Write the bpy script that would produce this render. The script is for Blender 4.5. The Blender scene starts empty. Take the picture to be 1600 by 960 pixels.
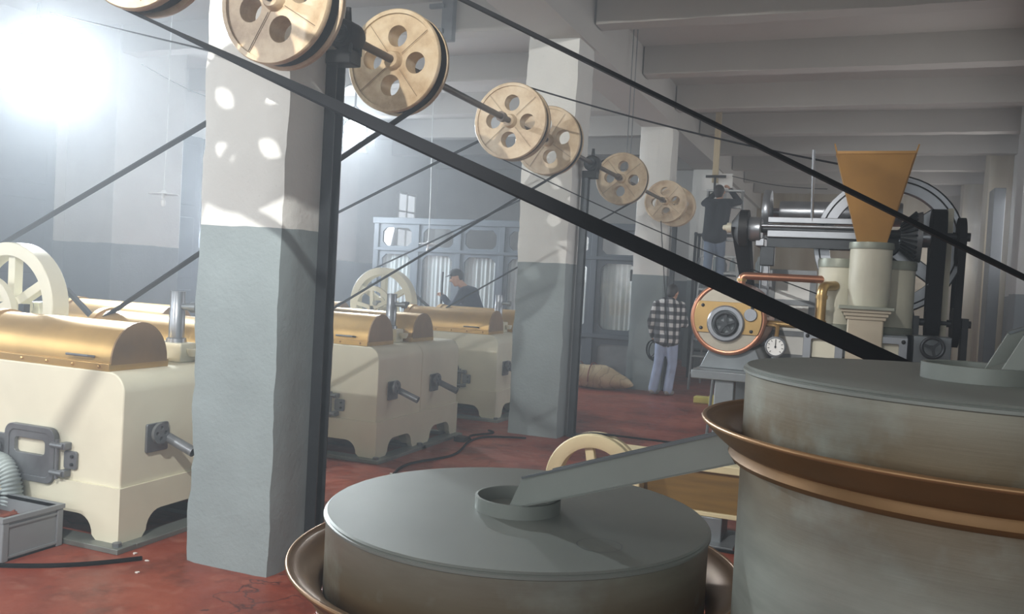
import bpy, bmesh, math, random
from mathutils import Vector, Matrix
random.seed(7)
PI = math.pi
scene = bpy.context.scene
COL = scene.collection

# ------------------------------------------------------------------ camera
EYE = 1.65
vy = Vector((535, 12, -1350)).normalized()
vu = Vector((.055, 1, .0307)); vu = (vu - vy * vu.dot(vy)).normalized()
vx = vy.cross(vu)
cam = bpy.data.cameras.new('camera'); cam.sensor_width = 36; cam.lens = 36 * 1350 / 1600
cam.clip_start = .02; cam.clip_end = 200
cam_o = bpy.data.objects.new('camera', cam); COL.objects.link(cam_o)
cam_o.matrix_world = Matrix.Translation((0, 0, EYE)) @ Matrix((vx, vy, vu)).to_4x4()
scene.camera = cam_o

# ------------------------------------------------------------------ world, exposure, large lights
w = bpy.data.worlds.new('world'); scene.world = w; w.use_nodes = True
w.node_tree.nodes['Background'].inputs[0].default_value = (.6, .68, .8, 1)
w.node_tree.nodes['Background'].inputs[1].default_value = .25
# thin smoky haze filling the hall
hzn = w.node_tree.nodes.new('ShaderNodeVolumeScatter'); hzn.inputs['Density'].default_value = .022; hzn.inputs['Anisotropy'].default_value = .55
hzn.inputs['Color'].default_value = (.9, .95, 1, 1)
w.node_tree.links.new(hzn.outputs[0], w.node_tree.nodes['World Output'].inputs['Volume'])
vs = scene.view_settings
vs.view_transform = 'Standard'; vs.look = 'None'; vs.gamma = 1; vs.use_curve_mapping = False
vs.exposure = 0.0

def aim(o, target):
    d = Vector(target) - o.location
    o.rotation_euler = d.to_track_quat('-Z', 'Y').to_euler()

def light(name, kind, loc, target, energy, color=(1, 1, 1), **kw):
    l = bpy.data.lights.new(name, kind); l.energy = energy; l.color = color
    for k, v in kw.items(): setattr(l, k, v)
    o = bpy.data.objects.new(name, l); COL.objects.link(o); o.location = loc; aim(o, target)
    return o

# film spotlight hung under the ceiling behind the photographer: lights pillars, pulleys and machine fronts
light('ceiling_spotlight', 'SPOT', (-1.70, -.25, 4.42), (-4.0, 6.0, 1.7), 1080, (1, .985, .95), spot_size=math.radians(74), spot_blend=.35, shadow_soft_size=.035)
# second film spotlight further left behind the photographer
light('ceiling_spotlight_left', 'SPOT', (-6.6, -2.6, 4.3), (-3.4, 6.5, .9), 950, (.97, .985, 1), spot_size=math.radians(58), spot_blend=.4, shadow_soft_size=.06)
# area fills added for ambient light, no windows there; then daylight between side-wall piers
light('fill_light_back', 'AREA', (-3.5, -4.5, 2.6), (-3.5, 6, 1.6), 210, (.94, .98, .99), shape='RECTANGLE', size=11, size_y=2.6)
light('fill_light_left', 'AREA', (-10.2, 1.5, 2.7), (-2, 4.5, 1.4), 300, (.88, .95, 1), shape='RECTANGLE', size=6, size_y=2.2)
light('fill_light_bay', 'AREA', (-10.25, 12.6, 2.6), (-4, 12.6, 1.2), 620, (.82, .91, 1), shape='RECTANGLE', size=2.2, size_y=2.4)
light('fill_light_aisle', 'AREA', (2.5, 11.4, 2.6), (-3, 12.8, .7), 120, (.97, .98, 1), shape='RECTANGLE', size=4.6, size_y=1.8)
for k, (ya, yb) in enumerate(((15.4, 17.5), (19.3, 22.2), (23.5, 26.3))):
    light('window_light_pier', 'AREA', (2.56, (ya + yb) / 2, 2.6), (-3, (ya + yb) / 2, 1.8), 85, (.98, .98, 1), shape='RECTANGLE', size=yb - ya, size_y=2.0)

# ------------------------------------------------------------------ materials
def lin(c):
    c = c / 255
    return c / 12.92 if c <= .04045 else ((c + .055) / 1.055) ** 2.4
def rgb(r, g, b): return (lin(r), lin(g), lin(b), 1)

class N:
    def __init__(s, name):
        s.m = bpy.data.materials.new(name); s.m.use_nodes = True
        s.t = s.m.node_tree; s.b = s.t.nodes['Principled BSDF']
        s.out = s.t.nodes['Material Output']
    def n(s, typ, **kw):
        x = s.t.nodes.new(typ)
        for k, v in kw.items():
            if k in x.inputs: x.inputs[k].default_value = v
            else: setattr(x, k, v)
        return x
    def l(s, a, b): s.t.links.new(a, b)
    def coord(s):
        return s.n('ShaderNodeTexCoord').outputs['Object']
    def pos(s):
        return s.n('ShaderNodeNewGeometry').outputs['Position']
    def noise(s, scale, detail=4, rough=.55, vec=None, stretch=None):
        x = s.n('ShaderNodeTexNoise', Scale=scale, Detail=detail, Roughness=rough)
        v = vec or s.pos()
        if stretch:
            mp = s.n('ShaderNodeMapping'); mp.inputs['Scale'].default_value = stretch; s.l(v, mp.inputs[0]); v = mp.outputs[0]
        s.l(v, x.inputs['Vector']); return x.outputs['Fac']
    def ramp(s, fac, stops):
        r = s.n('ShaderNodeValToRGB'); e = r.color_ramp.elements
        while len(e) < len(stops): e.new(.5)
        for k, (p, c) in enumerate(stops): e[k].position = p; e[k].color = c
        s.l(fac, r.inputs[0]); return r.outputs[0]
    def mix(s, fac, a, b, blend='MIX'):
        x = s.n('ShaderNodeMix', data_type='RGBA', blend_type=blend)
        for sock, v in ((x.inputs[0], fac), (x.inputs[6], a), (x.inputs[7], b)):
            if hasattr(v, 'is_output'): s.l(v, sock)
            else: sock.default_value = v
        return x.outputs[2]
    def math(s, op, a, b=None, clamp=False):
        x = s.n('ShaderNodeMath', operation=op, use_clamp=clamp)
        for k, v in enumerate((a, b)):
            if v is None: continue
            if hasattr(v, 'is_output'): s.l(v, x.inputs[k])
            else: x.inputs[k].default_value = v
        return x.outputs[0]
    def z(s):
        x = s.n('ShaderNodeSeparateXYZ'); s.l(s.pos(), x.inputs[0]); return x.outputs[2]
    def bump(s, h, strength=.2, dist=.01):
        x = s.n('ShaderNodeBump', Strength=strength, Distance=dist); s.l(h, x.inputs['Height']); s.l(x.outputs[0], s.b.inputs['Normal'])
    def color(s, c):
        if hasattr(c, 'is_output'): s.l(c, s.b.inputs['Base Color'])
        else: s.b.inputs['Base Color'].default_value = c
    def rm(s, r, m=0, spec=None):
        s.b.inputs['Roughness'].default_value = r; s.b.inputs['Metallic'].default_value = m
        if spec is not None: s.b.inputs['Specular IOR Level'].default_value = spec
        return s

def vary(a, k):
    return tuple(min(1, x * k) for x in a[:3]) + (1,)

def paint(name, c, rough=.5, metal=0, lo=.8, hi=1.08, scale=3, bump=.08, bscale=60, spec=None, stretch=None):
    x = N(name)
    f = x.noise(scale, 5, stretch=stretch)
    x.color(x.ramp(f, [(.3, vary(c, lo)), (.7, vary(c, hi))]))
    x.rm(rough, metal, spec)
    if bump: x.bump(x.noise(bscale, 3), bump, .004)
    return x.m

M = {}
M['cream'] = paint('cream_paint', rgb(224, 220, 198), .42, lo=.9, hi=1.04, scale=2.2)
M['cream_old'] = paint('aged_cream_paint', rgb(214, 200, 160), .5, lo=.8, hi=1.05, scale=4)
def mat_pulley():
    x = N('cream_cast_iron_paint')
    c = x.ramp(x.noise(5.5, 6, .65), [(.3, rgb(172, 142, 106)), (.5, rgb(206, 184, 150)), (.7, rgb(222, 206, 178))])
    x.color(c); x.rm(.42); x.bump(x.noise(30, 4), .25, .005)
    return x.m
M['pulley'] = mat_pulley()
M['pulley_line'] = paint('dark_seam', rgb(120, 98, 70), .6)
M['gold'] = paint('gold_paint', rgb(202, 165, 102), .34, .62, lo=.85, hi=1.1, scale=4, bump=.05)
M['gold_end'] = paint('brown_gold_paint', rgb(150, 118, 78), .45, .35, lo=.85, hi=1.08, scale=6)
M['hopper'] = paint('ochre_gold_paint', rgb(174, 130, 68), .48, .25, lo=.88, hi=1.08, scale=5)
M['iron'] = paint('grey_cast_iron', rgb(122, 126, 130), .42, .45, lo=.8, hi=1.1, scale=9)
M['dark_iron'] = paint('dark_cast_iron', rgb(62, 66, 70), .45, .5, lo=.75, hi=1.15, scale=9)
M['silver'] = paint('silver_metal', rgb(150, 154, 160), .32, .7, lo=.88, hi=1.06, scale=8, bump=.03)
M['steel'] = paint('grey_steel', rgb(126, 132, 136), .42, .5, lo=.85, hi=1.08, scale=6)
M['shaft'] = paint('oily_shaft_steel', rgb(88, 78, 70), .4, .6, lo=.8, hi=1.1, scale=9)
M['post'] = paint('dark_post_steel', rgb(52, 56, 60), .4, .5, lo=.8, hi=1.2, scale=6)
M['belt'] = paint('black_rubber_belt', rgb(26, 27, 30), .8, lo=.8, hi=1.3, scale=4, spec=.15)
M['black'] = paint('matt_black', rgb(20, 21, 23), .6, lo=.7, hi=1.3, scale=8)
M['cable'] = paint('black_cable', rgb(14, 14, 15), .8, bump=0, spec=.1)
M['copper'] = paint('copper', rgb(184, 130, 104), .32, .8, lo=.85, hi=1.1, scale=6, bump=.03)
M['brass'] = paint('brass', rgb(178, 148, 98), .34, .75, lo=.85, hi=1.08, scale=7, bump=.03)
M['plate'] = paint('brushed_plate', rgb(170, 164, 150), .38, .6, lo=.9, hi=1.06, scale=14, bump=.04)
M['jar'] = paint('aged_ivory_paint', rgb(206, 203, 184), .45, lo=.84, hi=1.04, scale=3.4)
M['jar_rim'] = paint('greenish_grey_rim', rgb(140, 144, 132), .45, .3, lo=.85, hi=1.1, scale=6)
M['tan'] = paint('tan_paint', rgb(176, 166, 146), .5, lo=.9, hi=1.05, scale=5)
M['white'] = paint('white_enamel', rgb(230, 231, 228), .4, lo=.95, hi=1.02, bump=0)
M['base_plate'] = paint('floor_rail_steel', rgb(128, 134, 130), .45, .35, lo=.8, hi=1.1, scale=6)
M['wood'] = paint('varnished_ochre_wood', rgb(124, 95, 44), .5, lo=.7, hi=1.1, scale=2, stretch=(1, 8, 14))
M['raw_wood'] = paint('raw_pine', rgb(196, 180, 146), .6, lo=.8, hi=1.05, scale=3, stretch=(8, 8, 1))
M['blue'] = paint('blue_grey_wood_paint', rgb(84, 93, 102), .45, lo=.85, hi=1.08, scale=3)
M['curtain'] = paint('white_gauze', rgb(206, 216, 216), .8, lo=.93, hi=1.03, scale=5, bump=0)
M['crate'] = paint('grey_plastic', rgb(132, 138, 142), .45, lo=.92, hi=1.05)
M['rust'] = paint('rusty_scraps', rgb(128, 62, 38), .7, lo=.6, hi=1.2, scale=30)
M['hose'] = paint('pale_grey_hose', rgb(178, 190, 190), .45, lo=.95, hi=1.03)
M['yellow'] = paint('yellow_foam', rgb(214, 206, 112), .7)
M['paper'] = paint('white_paper', rgb(226, 222, 214), .8, bump=0)
M['dark_cloth'] = paint('dark_tarpaulin', rgb(46, 50, 55), .85, lo=.6, hi=1.25, scale=5, bump=.3, bscale=9)
M['cord'] = paint('white_cord', rgb(220, 224, 222), .7, bump=0)
M['skin'] = paint('skin', rgb(196, 150, 122), .5, lo=.95, hi=1.03, bump=0)
M['hair'] = paint('dark_hair', rgb(38, 32, 30), .6, lo=.7, hi=1.2, scale=40)
M['navy'] = paint('navy_cotton', rgb(42, 50, 70), .85, lo=.85, hi=1.1, scale=9, bump=.2, bscale=25)
M['dark_jacket'] = paint('dark_grey_jacket', rgb(50, 54, 60), .85, lo=.85, hi=1.1, scale=9, bump=.2, bscale=25)
M['jeans'] = paint('light_blue_denim', rgb(158, 172, 200), .85, lo=.85, hi=1.08, scale=9, bump=.2, bscale=25)
M['jeans_dark'] = paint('grey_blue_denim', rgb(118, 132, 152), .85, lo=.85, hi=1.08, scale=9, bump=.2, bscale=25)
M['shoe'] = paint('pale_leather', rgb(150, 146, 142), .6)
M['alu'] = paint('aluminium', rgb(150, 154, 156), .4, .6, bump=0)

def mat_glass():
    x = N('window_glass'); x.t.nodes.remove(x.b)
    t = x.n('ShaderNodeBsdfTransparent'); gl = x.n('ShaderNodeBsdfGlossy', Roughness=.05); mx = x.n('ShaderNodeMixShader'); mx.inputs[0].default_value = .08
    x.l(t.outputs[0], mx.inputs[1]); x.l(gl.outputs[0], mx.inputs[2]); x.l(mx.outputs[0], x.out.inputs['Surface'])
    return x.m
M['glass'] = mat_glass()

def mat_plaster(name, low, high, line=1.86):
    x = N(name)
    wob = x.math('MULTIPLY', x.math('SUBTRACT', x.noise(3, 3), .5), .03)
    h = x.math('ADD', x.z(), wob)
    fac = x.math('GREATER_THAN', h, line)
    f = x.noise(1.6, 6)
    a = x.ramp(f, [(.3, vary(low, .84)), (.7, vary(low, 1.08))])
    b = x.ramp(f, [(.3, vary(high, .9)), (.7, vary(high, 1.03))])
    c = x.mix(fac, a, b)
    sp = x.ramp(x.noise(38, 3), [(.70, (1, 1, 1, 1)), (.76, (.8, .78, .75, 1))])
    x.color(x.mix(1, c, sp, 'MULTIPLY')); x.rm(.55)
    hh = x.math('ADD', x.math('MULTIPLY', x.noise(4, 8, .62), 1), x.math('MULTIPLY', x.noise(45, 3), .25))
    x.bump(hh, .42, .02)
    return x.m
M['pillar'] = mat_plaster('pillar_plaster', rgb(138, 150, 152), rgb(226, 227, 222))
M['wall'] = mat_plaster('wall_plaster', rgb(112, 122, 128), rgb(206, 208, 206))
def mat_far():
    x = N('stained_end_wall')
    f = x.noise(.9, 6, stretch=(2.2, 1, .35))
    x.color(x.ramp(f, [(.3, rgb(150, 130, 96)), (.5, rgb(176, 164, 136)), (.7, rgb(196, 192, 178))])); x.rm(.7)
    return x.m
M['far_wall'] = mat_far()
M['ceiling'] = paint('ceiling_limewash', rgb(186, 183, 177), .8, lo=.92, hi=1.04, scale=.8, bump=.15, bscale=14)
M['dark_bay'] = paint('dark_blue_shutter', rgb(58, 68, 80), .6, lo=.8, hi=1.15, scale=1.5)

def mat_floor():
    x = N('red_painted_concrete')
    f = x.noise(.9, 8, .62)
    c = x.ramp(f, [(.28, rgb(94, 42, 29)), (.5, rgb(138, 61, 41)), (.72, rgb(162, 92, 72))])
    g = x.noise(7, 6, .7)
    c = x.mix(x.ramp(g, [(.52, (0, 0, 0, 1)), (.75, (.6, .6, .6, 1))]), c, rgb(170, 118, 100))
    dk = x.ramp(x.noise(2.3, 7, .7), [(.36, (.55, .5, .48, 1)), (.5, (1, 1, 1, 1))])
    c = x.mix(1, c, dk, 'MULTIPLY')
    v = x.n('ShaderNodeTexVoronoi', feature='DISTANCE_TO_EDGE', Scale=.55)
    wv = x.n('ShaderNodeVectorMath', operation='ADD'); nz = x.n('ShaderNodeTexNoise', Scale=2.2, Detail=5); x.l(x.pos(), nz.inputs['Vector'])
    x.l(x.pos(), wv.inputs[0]); x.l(nz.outputs['Color'], wv.inputs[1]); x.l(wv.outputs[0], v.inputs['Vector'])
    crack = x.ramp(v.outputs['Distance'], [(0, (1, 1, 1, 1)), (.006, (0, 0, 0, 1))])
    c = x.mix(crack, c, rgb(70, 34, 28))
    x.color(c); x.l(x.ramp(g, [(.3, (.30,) * 3 + (1,)), (.7, (.55,) * 3 + (1,))]), x.b.inputs['Roughness'])
    x.bump(x.noise(14, 6), .12, .01)
    return x.m
M['floor'] = mat_floor()

def mat_drum(name, zr):
    """grey-green metal paint, aged with brown lacquer around the bowl at height zr"""
    x = N(name)
    fine = x.noise(3.2, 6, .6, stretch=(1, 1, 5))
    base = x.ramp(fine, [(.3, rgb(152, 159, 152)), (.7, rgb(184, 191, 182))])
    d = x.math('ABSOLUTE', x.math('SUBTRACT', x.z(), zr))
    near = x.math('SUBTRACT', 1, x.math('DIVIDE', d, .25), clamp=True)
    blot = x.ramp(x.noise(4.5, 5, .6), [(.22, (0, 0, 0, 1)), (.5, (1, 1, 1, 1))])
    st = x.math('MULTIPLY', near, blot, clamp=True)
    st = x.math('MULTIPLY', st, .95, clamp=True)
    x.color(x.mix(st, base, rgb(120, 95, 58))); x.rm(.45, .35)
    x.bump(x.noise(6, 5, .6, stretch=(1, 1, 40)), .06, .004)
    return x.m
M['lid'] = paint('grey_green_lid_paint', rgb(152, 158, 153), .5, .25, lo=.9, hi=1.06, scale=2.5, bump=.06, bscale=90)
M['bowl_edge'] = paint('bowl_edge_highlight', rgb(172, 134, 94), .35, .5, lo=.8, hi=1.1, scale=6, bump=0)  # copper highlight along the bowl rim, given as colour on a thin ring
M['bowl'] = paint('copper_brown_bowl', rgb(136, 102, 62), .42, .4, lo=.75, hi=1.15, scale=4)

def mat_plaid():
    x = N('black_white_plaid_flannel')
    s = x.n('ShaderNodeSeparateXYZ'); x.l(x.coord(), s.inputs[0])
    def band(o, k, ph):
        return x.math('GREATER_THAN', x.math('SINE', x.math('ADD', x.math('MULTIPLY', o, k), ph)), .0)
    hx = x.math('ADD', s.outputs[0], x.math('MULTIPLY', s.outputs[1], .7))
    a = band(hx, 52, .4); b = band(s.outputs[2], 52, 1.0)
    v = x.math('MULTIPLY', x.math('ADD', a, b), .5)
    x.color(x.ramp(v, [(0, rgb(30, 30, 33)), (.5, rgb(92, 92, 95)), (1, rgb(205, 205, 203))])); x.rm(.9)
    return x.m
M['plaid'] = mat_plaid()
def mat_burlap():
    x = N('burlap')
    f = x.noise(5, 5)
    c = x.ramp(f, [(.3, rgb(186, 164, 126)), (.7, rgb(220, 204, 172))])
    wv = x.n('ShaderNodeTexWave', Scale=2.2, Distortion=14, Detail=4); x.l(x.coord(), wv.inputs['Vector'])
    c = x.mix(x.ramp(wv.outputs['Fac'], [(.93, (0, 0, 0, 1)), (.97, (.3, .3, .3, 1))]), c, rgb(96, 62, 48))
    x.color(c); x.rm(.9); x.bump(x.noise(120, 2), .3, .004)
    return x.m
M['burlap'] = mat_burlap()
def emit(name, c, s):
    x = N(name); x.color((0, 0, 0, 1)); x.b.inputs['Emission Color'].default_value = c; x.b.inputs['Emission Strength'].default_value = s
    return x.m
M['lamp_lens'] = emit('lit_lamp_lens', (.9, .96, 1, 1), 60)

# ------------------------------------------------------------------ geometry helpers
WORLD = {}
def wl(o): return WORLD.get(o.name, Vector((0, 0, 0)))

def axes(axis):
    a = Vector(axis).normalized()
    t = Vector((0, 0, 1)) if abs(a.z) < .9 else Vector((1, 0, 0))
    u = t.cross(a).normalized(); v = a.cross(u)
    return a, u, v

class MB:
    def __init__(s): s.v = []; s.f = []
    def add(s, vs, fs):
        k = len(s.v); s.v += [Vector(p) for p in vs]; s.f += [tuple(i + k for i in f) for f in fs]; return s
    def box(s, x0, x1, y0, y1, z0, z1):
        return s.add([(x, y, z) for z in (z0, z1) for y in (y0, y1) for x in (x0, x1)],
                     [(0, 2, 3, 1), (4, 5, 7, 6), (0, 1, 5, 4), (2, 6, 7, 3), (0, 4, 6, 2), (1, 3, 7, 5)])
    def bar(s, p, q, wdt, hgt, up=(0, 0, 1)):
        """rectangular bar from p to q; wdt across, hgt along up"""
        p, q = Vector(p), Vector(q); d = (q - p).normalized(); up = Vector(up)
        side = d.cross(up)
        if side.length < 1e-4: side = d.cross(Vector((0, 1, 0)))
        side.normalize(); n = side.cross(d).normalized()
        vs = []
        for c in (p, q):
            for a, b in ((-1, -1), (1, -1), (1, 1), (-1, 1)): vs.append(c + side * a * wdt / 2 + n * b * hgt / 2)
        return s.add(vs, [(3, 2, 1, 0), (4, 5, 6, 7), (0, 1, 5, 4), (1, 2, 6, 5), (2, 3, 7, 6), (3, 0, 4, 7)])
    def lathe(s, prof, org, axis=(0, 0, 1), n=32, close=False):
        """prof: (radius, height along axis)"""
        a, u, v = axes(axis); org = Vector(org); k = len(s.v); rows = []
        for r, h in prof:
            if r < 1e-6:
                rows.append([len(s.v)] * n); s.v.append(org + a * h)
            else:
                b = len(s.v); rows.append(list(range(b, b + n)))
                for i in range(n):
                    t = 2 * PI * i / n; s.v.append(org + a * h + (u * math.cos(t) + v * math.sin(t)) * r)
        m = len(rows)
        for j in range(m if close else m - 1):
            A, B = rows[j], rows[(j + 1) % m]
            for i in range(n):
                i2 = (i + 1) % n
                q = []
                for x in (A[i], A[i2], B[i2], B[i]):
                    if x not in q: q.append(x)
                if len(q) > 2: s.f.append(tuple(q))
        return s
    def cyl(s, p, q, r, r2=None, n=16):
        p, q = Vector(p), Vector(q); L = (q - p).length; r2 = r if r2 is None else r2
        return s.lathe([(0, 0), (r, 0), (r2, L), (0, L)], p, q - p, n)
    def tube(s, path, r, n=8, caps=True):
        P = [Vector(p) for p in path]; prev = None; rows = []
        for i, p in enumerate(P):
            d = (P[min(i + 1, len(P) - 1)] - P[max(i - 1, 0)]).normalized()
            if prev is None: _, u, v = axes(d)
            else:
                u = (prev - d * prev.dot(d)).normalized(); v = d.cross(u)
            prev = u
            rr = r[i] if isinstance(r, (list, tuple)) else r
            b = len(s.v); rows.append(b)
            for k in range(n):
                t = 2 * PI * k / n; s.v.append(p + (u * math.cos(t) + v * math.sin(t)) * rr)
        for A, B in zip(rows, rows[1:]):
            for k in range(n): s.f.append((A + k, A + (k + 1) % n, B + (k + 1) % n, B + k))
        if caps:
            s.f.append(tuple(rows[0] + k for k in reversed(range(n)))); s.f.append(tuple(rows[-1] + k for k in range(n)))
        return s
    def prism(s, poly, org, u, v, depth):
        """2D polygon (a, b) -> org + a*u + b*v, extruded by the vector depth"""
        org, u, v, depth = Vector(org), Vector(u), Vector(v), Vector(depth); n = len(poly); k = len(s.v)
        pts = [org + u * a + v * b for a, b in poly]
        s.v += pts + [p + depth for p in pts]
        s.f.append(tuple(k + i for i in range(n))); s.f.append(tuple(k + n + i for i in reversed(range(n))))
        for i in range(n): s.f.append((k + i, k + (i + 1) % n, k + n + (i + 1) % n, k + n + i))
        return s
    def plate(s, outer, holes, org, u, v, depth):
        """polygon with holes, extruded"""
        org, u, v, depth = Vector(org), Vector(u), Vector(v), Vector(depth)
        bm = bmesh.new(); es = []
        for loop in [outer] + holes:
            vs = [bm.verts.new((a, b, 0)) for a, b in loop]
            for i in range(len(vs)): es.append(bm.edges.new((vs[i], vs[(i + 1) % len(vs)])))
        bmesh.ops.triangle_fill(bm, use_beauty=True, use_dissolve=False, edges=es)
        bm.verts.index_update()
        pts = [org + u * q.co.x + v * q.co.y for q in bm.verts]; fs = [tuple(x.index for x in f.verts) for f in bm.faces]
        bm.free()
        k = len(s.v); n = len(pts); s.v += pts + [p + depth for p in pts]
        s.f += [tuple(k + i for i in f) for f in fs] + [tuple(k + n + i for i in reversed(f)) for f in fs]
        b = 0
        for loop in [outer] + holes:
            m = len(loop)
            for i in range(m): s.f.append((k + b + i, k + b + (i + 1) % m, k + n + b + (i + 1) % m, k + n + b + i))
            b += m
        return s
    def ball(s, c, r, n=16, sc=(1, 1, 1)):
        c = Vector(c); m = n // 2; rows = []
        prof = [(math.sin(PI * j / m) * r, -math.cos(PI * j / m) * r) for j in range(m + 1)]
        k = len(s.v); s.lathe([(max(0, a), h) for a, h in prof], (0, 0, 0), (0, 0, 1), n)
        for i in range(k, len(s.v)): s.v[i] = c + Vector((s.v[i].x * sc[0], s.v[i].y * sc[1], s.v[i].z * sc[2]))
        return s
    def capsule(s, p, q, r, r2=None, n=12):
        p, q = Vector(p), Vector(q); r2 = r if r2 is None else r2; d = q - p; L = max(d.length, 1e-4)
        prof = [(r * math.sin(t), -r * math.cos(t)) for t in (0, PI / 6, PI / 3, PI / 2)] + [(r2 * math.cos(t), L + r2 * math.sin(t)) for t in (0, PI / 6, PI / 3, PI / 2)]
        prof = [(0 if a < 1e-5 else a, h) for a, h in prof]
        return s.lathe(prof, p, d if d.length > 1e-5 else (0, 0, 1), n)
    def build(s, name, mat, parent=None, smooth=35, bevel=0, fix=True):
        lo = Vector([min(p[i] for p in s.v) for i in range(3)]); hi = Vector([max(p[i] for p in s.v) for i in range(3)])
        org = wl(parent) if parent else Vector(((lo.x + hi.x) / 2, (lo.y + hi.y) / 2, lo.z))
        me = bpy.data.meshes.new(name); me.from_pydata([tuple(p - org) for p in s.v], [], s.f)
        if fix:
            bm = bmesh.new(); bm.from_mesh(me); bmesh.ops.recalc_face_normals(bm, faces=bm.faces); bm.to_mesh(me); bm.free()
        me.materials.append(M[mat] if isinstance(mat, str) else mat)
        if smooth:
            me.polygons.foreach_set('use_smooth', [True] * len(me.polygons))
            me.set_sharp_from_angle(angle=math.radians(smooth))
        o = bpy.data.objects.new(name, me); COL.objects.link(o)
        if parent: o.parent = parent
        else: o.location = org
        WORLD[o.name] = org
        if bevel:
            b = o.modifiers.new('bevel', 'BEVEL'); b.width = bevel; b.segments = 2; b.limit_method = 'ANGLE'; b.angle_limit = math.radians(40)
        return o

def tag(o, label=None, cat=None, group=None, kind=None):
    if label: o['label'] = label
    if cat: o['category'] = cat
    if group: o['group'] = group
    if kind: o['kind'] = kind
    return o
def empty(name, loc):
    o = bpy.data.objects.new(name, None); COL.objects.link(o); o.location = loc; o.empty_display_size = .1
    WORLD[o.name] = Vector(loc); return o
def copy_tree(o, parent=None, delta=(0, 0, 0)):
    c = o.copy(); COL.objects.link(c); c.parent = parent
    if parent is None: c.location = Vector(o.location) + Vector(delta)
    for ch in list(o.children): copy_tree(ch, c)
    return c
def circle(r, n, cx=0, cy=0, ph=0): return [(cx + r * math.cos(2 * PI * i / n + ph), cy + r * math.sin(2 * PI * i / n + ph)) for i in range(n)]
def rrect(x0, x1, y0, y1, r, k=5):
    P = []
    for cx, cy, a in ((x1 - r, y1 - r, 0), (x0 + r, y1 - r, PI / 2), (x0 + r, y0 + r, PI), (x1 - r, y0 + r, 3 * PI / 2)):
        for i in range(k + 1):
            t = a + PI / 2 * i / k; P.append((cx + r * math.cos(t), cy + r * math.sin(t)))
    return P
def octa(x0, x1, y0, y1, c):
    return [(x0 + c, y0), (x1 - c, y0), (x1, y0 + c), (x1, y1 - c), (x1 - c, y1), (x0 + c, y1), (x0, y1 - c), (x0, y0 + c)]
EX, EY, EZ = Vector((1, 0, 0)), Vector((0, 1, 0)), Vector((0, 0, 1))

# ================================================================== THE SETTING
XL, XR, YB, YF, YM = -10.4, 2.6, -5.0, 27.0, 20.5
ZS, ZB, ZG = 4.84, 4.47, 4.23
def struct(o, label=None):
    o['kind'] = 'structure'
    if label: o['label'] = label
    return o
struct(MB().box(XL - .3, XR + .3, YB - .3, YF + .3, -.2, 0).build('floor', 'floor', smooth=0), 'worn red painted concrete floor')
ceil = struct(MB().box(XL - .3, XR + .3, YB - .3, YF + .3, ZS, ZS + .2).build('ceiling', 'ceiling', smooth=0), 'limewashed concrete ceiling with cross beams')
def soft_beam(x0, x1, y0, y1, z0, z1, along):
    m = MB(); n = 28; rows = []
    for i in range(n + 1):
        t = i / n; j = [random.uniform(-.006, .006) for _ in range(4)]
        if along == 'x':
            x = x0 + (x1 - x0) * t
            rows.append([(x, y0 + j[0], z1), (x, y0 + j[0], z0 + j[1]), (x, y1 + j[2], z0 + j[3]), (x, y1, z1)])
        else:
            y = y0 + (y1 - y0) * t
            rows.append([(x0 + j[0], y, z1), (x0 + j[0], y, z0 + j[1]), (x1 + j[2], y, z0 + j[3]), (x1, y, z1)])
    vs = [p for r in rows for p in r]; fs = []
    for i in range(n):
        for k in range(3): fs.append((4 * i + k, 4 * i + k + 1, 4 * i + k + 5, 4 * i + k + 4))
    fs += [(0, 3, 2, 1), (4 * n, 4 * n + 1, 4 * n + 2, 4 * n + 3)]
    return m.add(vs, fs)
y = 11.3 - 2.25 * 7
while y < YF:
    soft_beam(-2.78, XR, y, y + .26, ZB, ZS + .05, 'x').build('beam', 'ceiling', ceil)
    if y < YM: soft_beam(XL, -3.36, y, y + .26, ZB, ZS + .05, 'x').build('beam', 'ceiling', ceil)
    y += 2.25
soft_beam(-3.34, -2.80, YB, YF, ZG, ZS + .05, 'y').build('girder', 'ceiling', ceil)

def pillar(x0, x1, y0, y1, z1, label):
    m = MB(); k = 7; nz = 74; per = []
    for i in range(k): per.append((i / k, 0))
    for i in range(k): per.append((1, i / k))
    for i in range(k): per.append((1 - i / k, 1))
    for i in range(k): per.append((0, 1 - i / k))
    n = len(per); cx, cy = (x0 + x1) / 2, (y0 + y1) / 2
    drift = [[0, 0] for _ in range(4)]
    for j in range(nz + 1):
        z = z1 * j / nz
        for d in drift:
            d[0] = d[0] * .8 + random.uniform(-.006, .006); d[1] = max(0, d[1] * .7 + random.choice((0, 0, 0, random.uniform(0, .03))))
        for i, (a, b) in enumerate(per):
            px, py = x0 + (x1 - x0) * a, y0 + (y1 - y0) * b
            corner = i % k == 0; c = (i // k) % 4
            if corner:
                px += (cx - px) * (.035 + drift[c][1]) + drift[c][0]; py += (cy - py) * (.035 + drift[c][1])
            else:
                px += random.uniform(-.0015, .0015); py += random.uniform(-.0015, .0015)
            m.v.append(Vector((px, py, z)))
    for j in range(nz):
        for i in range(n):
            m.f.append((j * n + i, j * n + (i + 1) % n, (j + 1) * n + (i + 1) % n, (j + 1) * n + i))
    m.f.append(tuple(reversed(range(n))))
    return struct(m.build('pillar', 'pillar', smooth=40), label)
pillar(-3.37, -2.80, 3.77, 4.30, ZS, 'square plaster pillar nearest the camera, white above grey')
pillar(-3.42, -2.83, 8.68, 9.24, ZS, 'square plaster pillar between the machines and the red aisle')
pillar(-3.37, -2.83, 13.7, 14.24, ZS, 'square plaster pillar beside the blue partition')
pillar(-3.37, -2.83, 18.6, 19.14, ZS, 'square plaster pillar behind the ladder')
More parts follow.
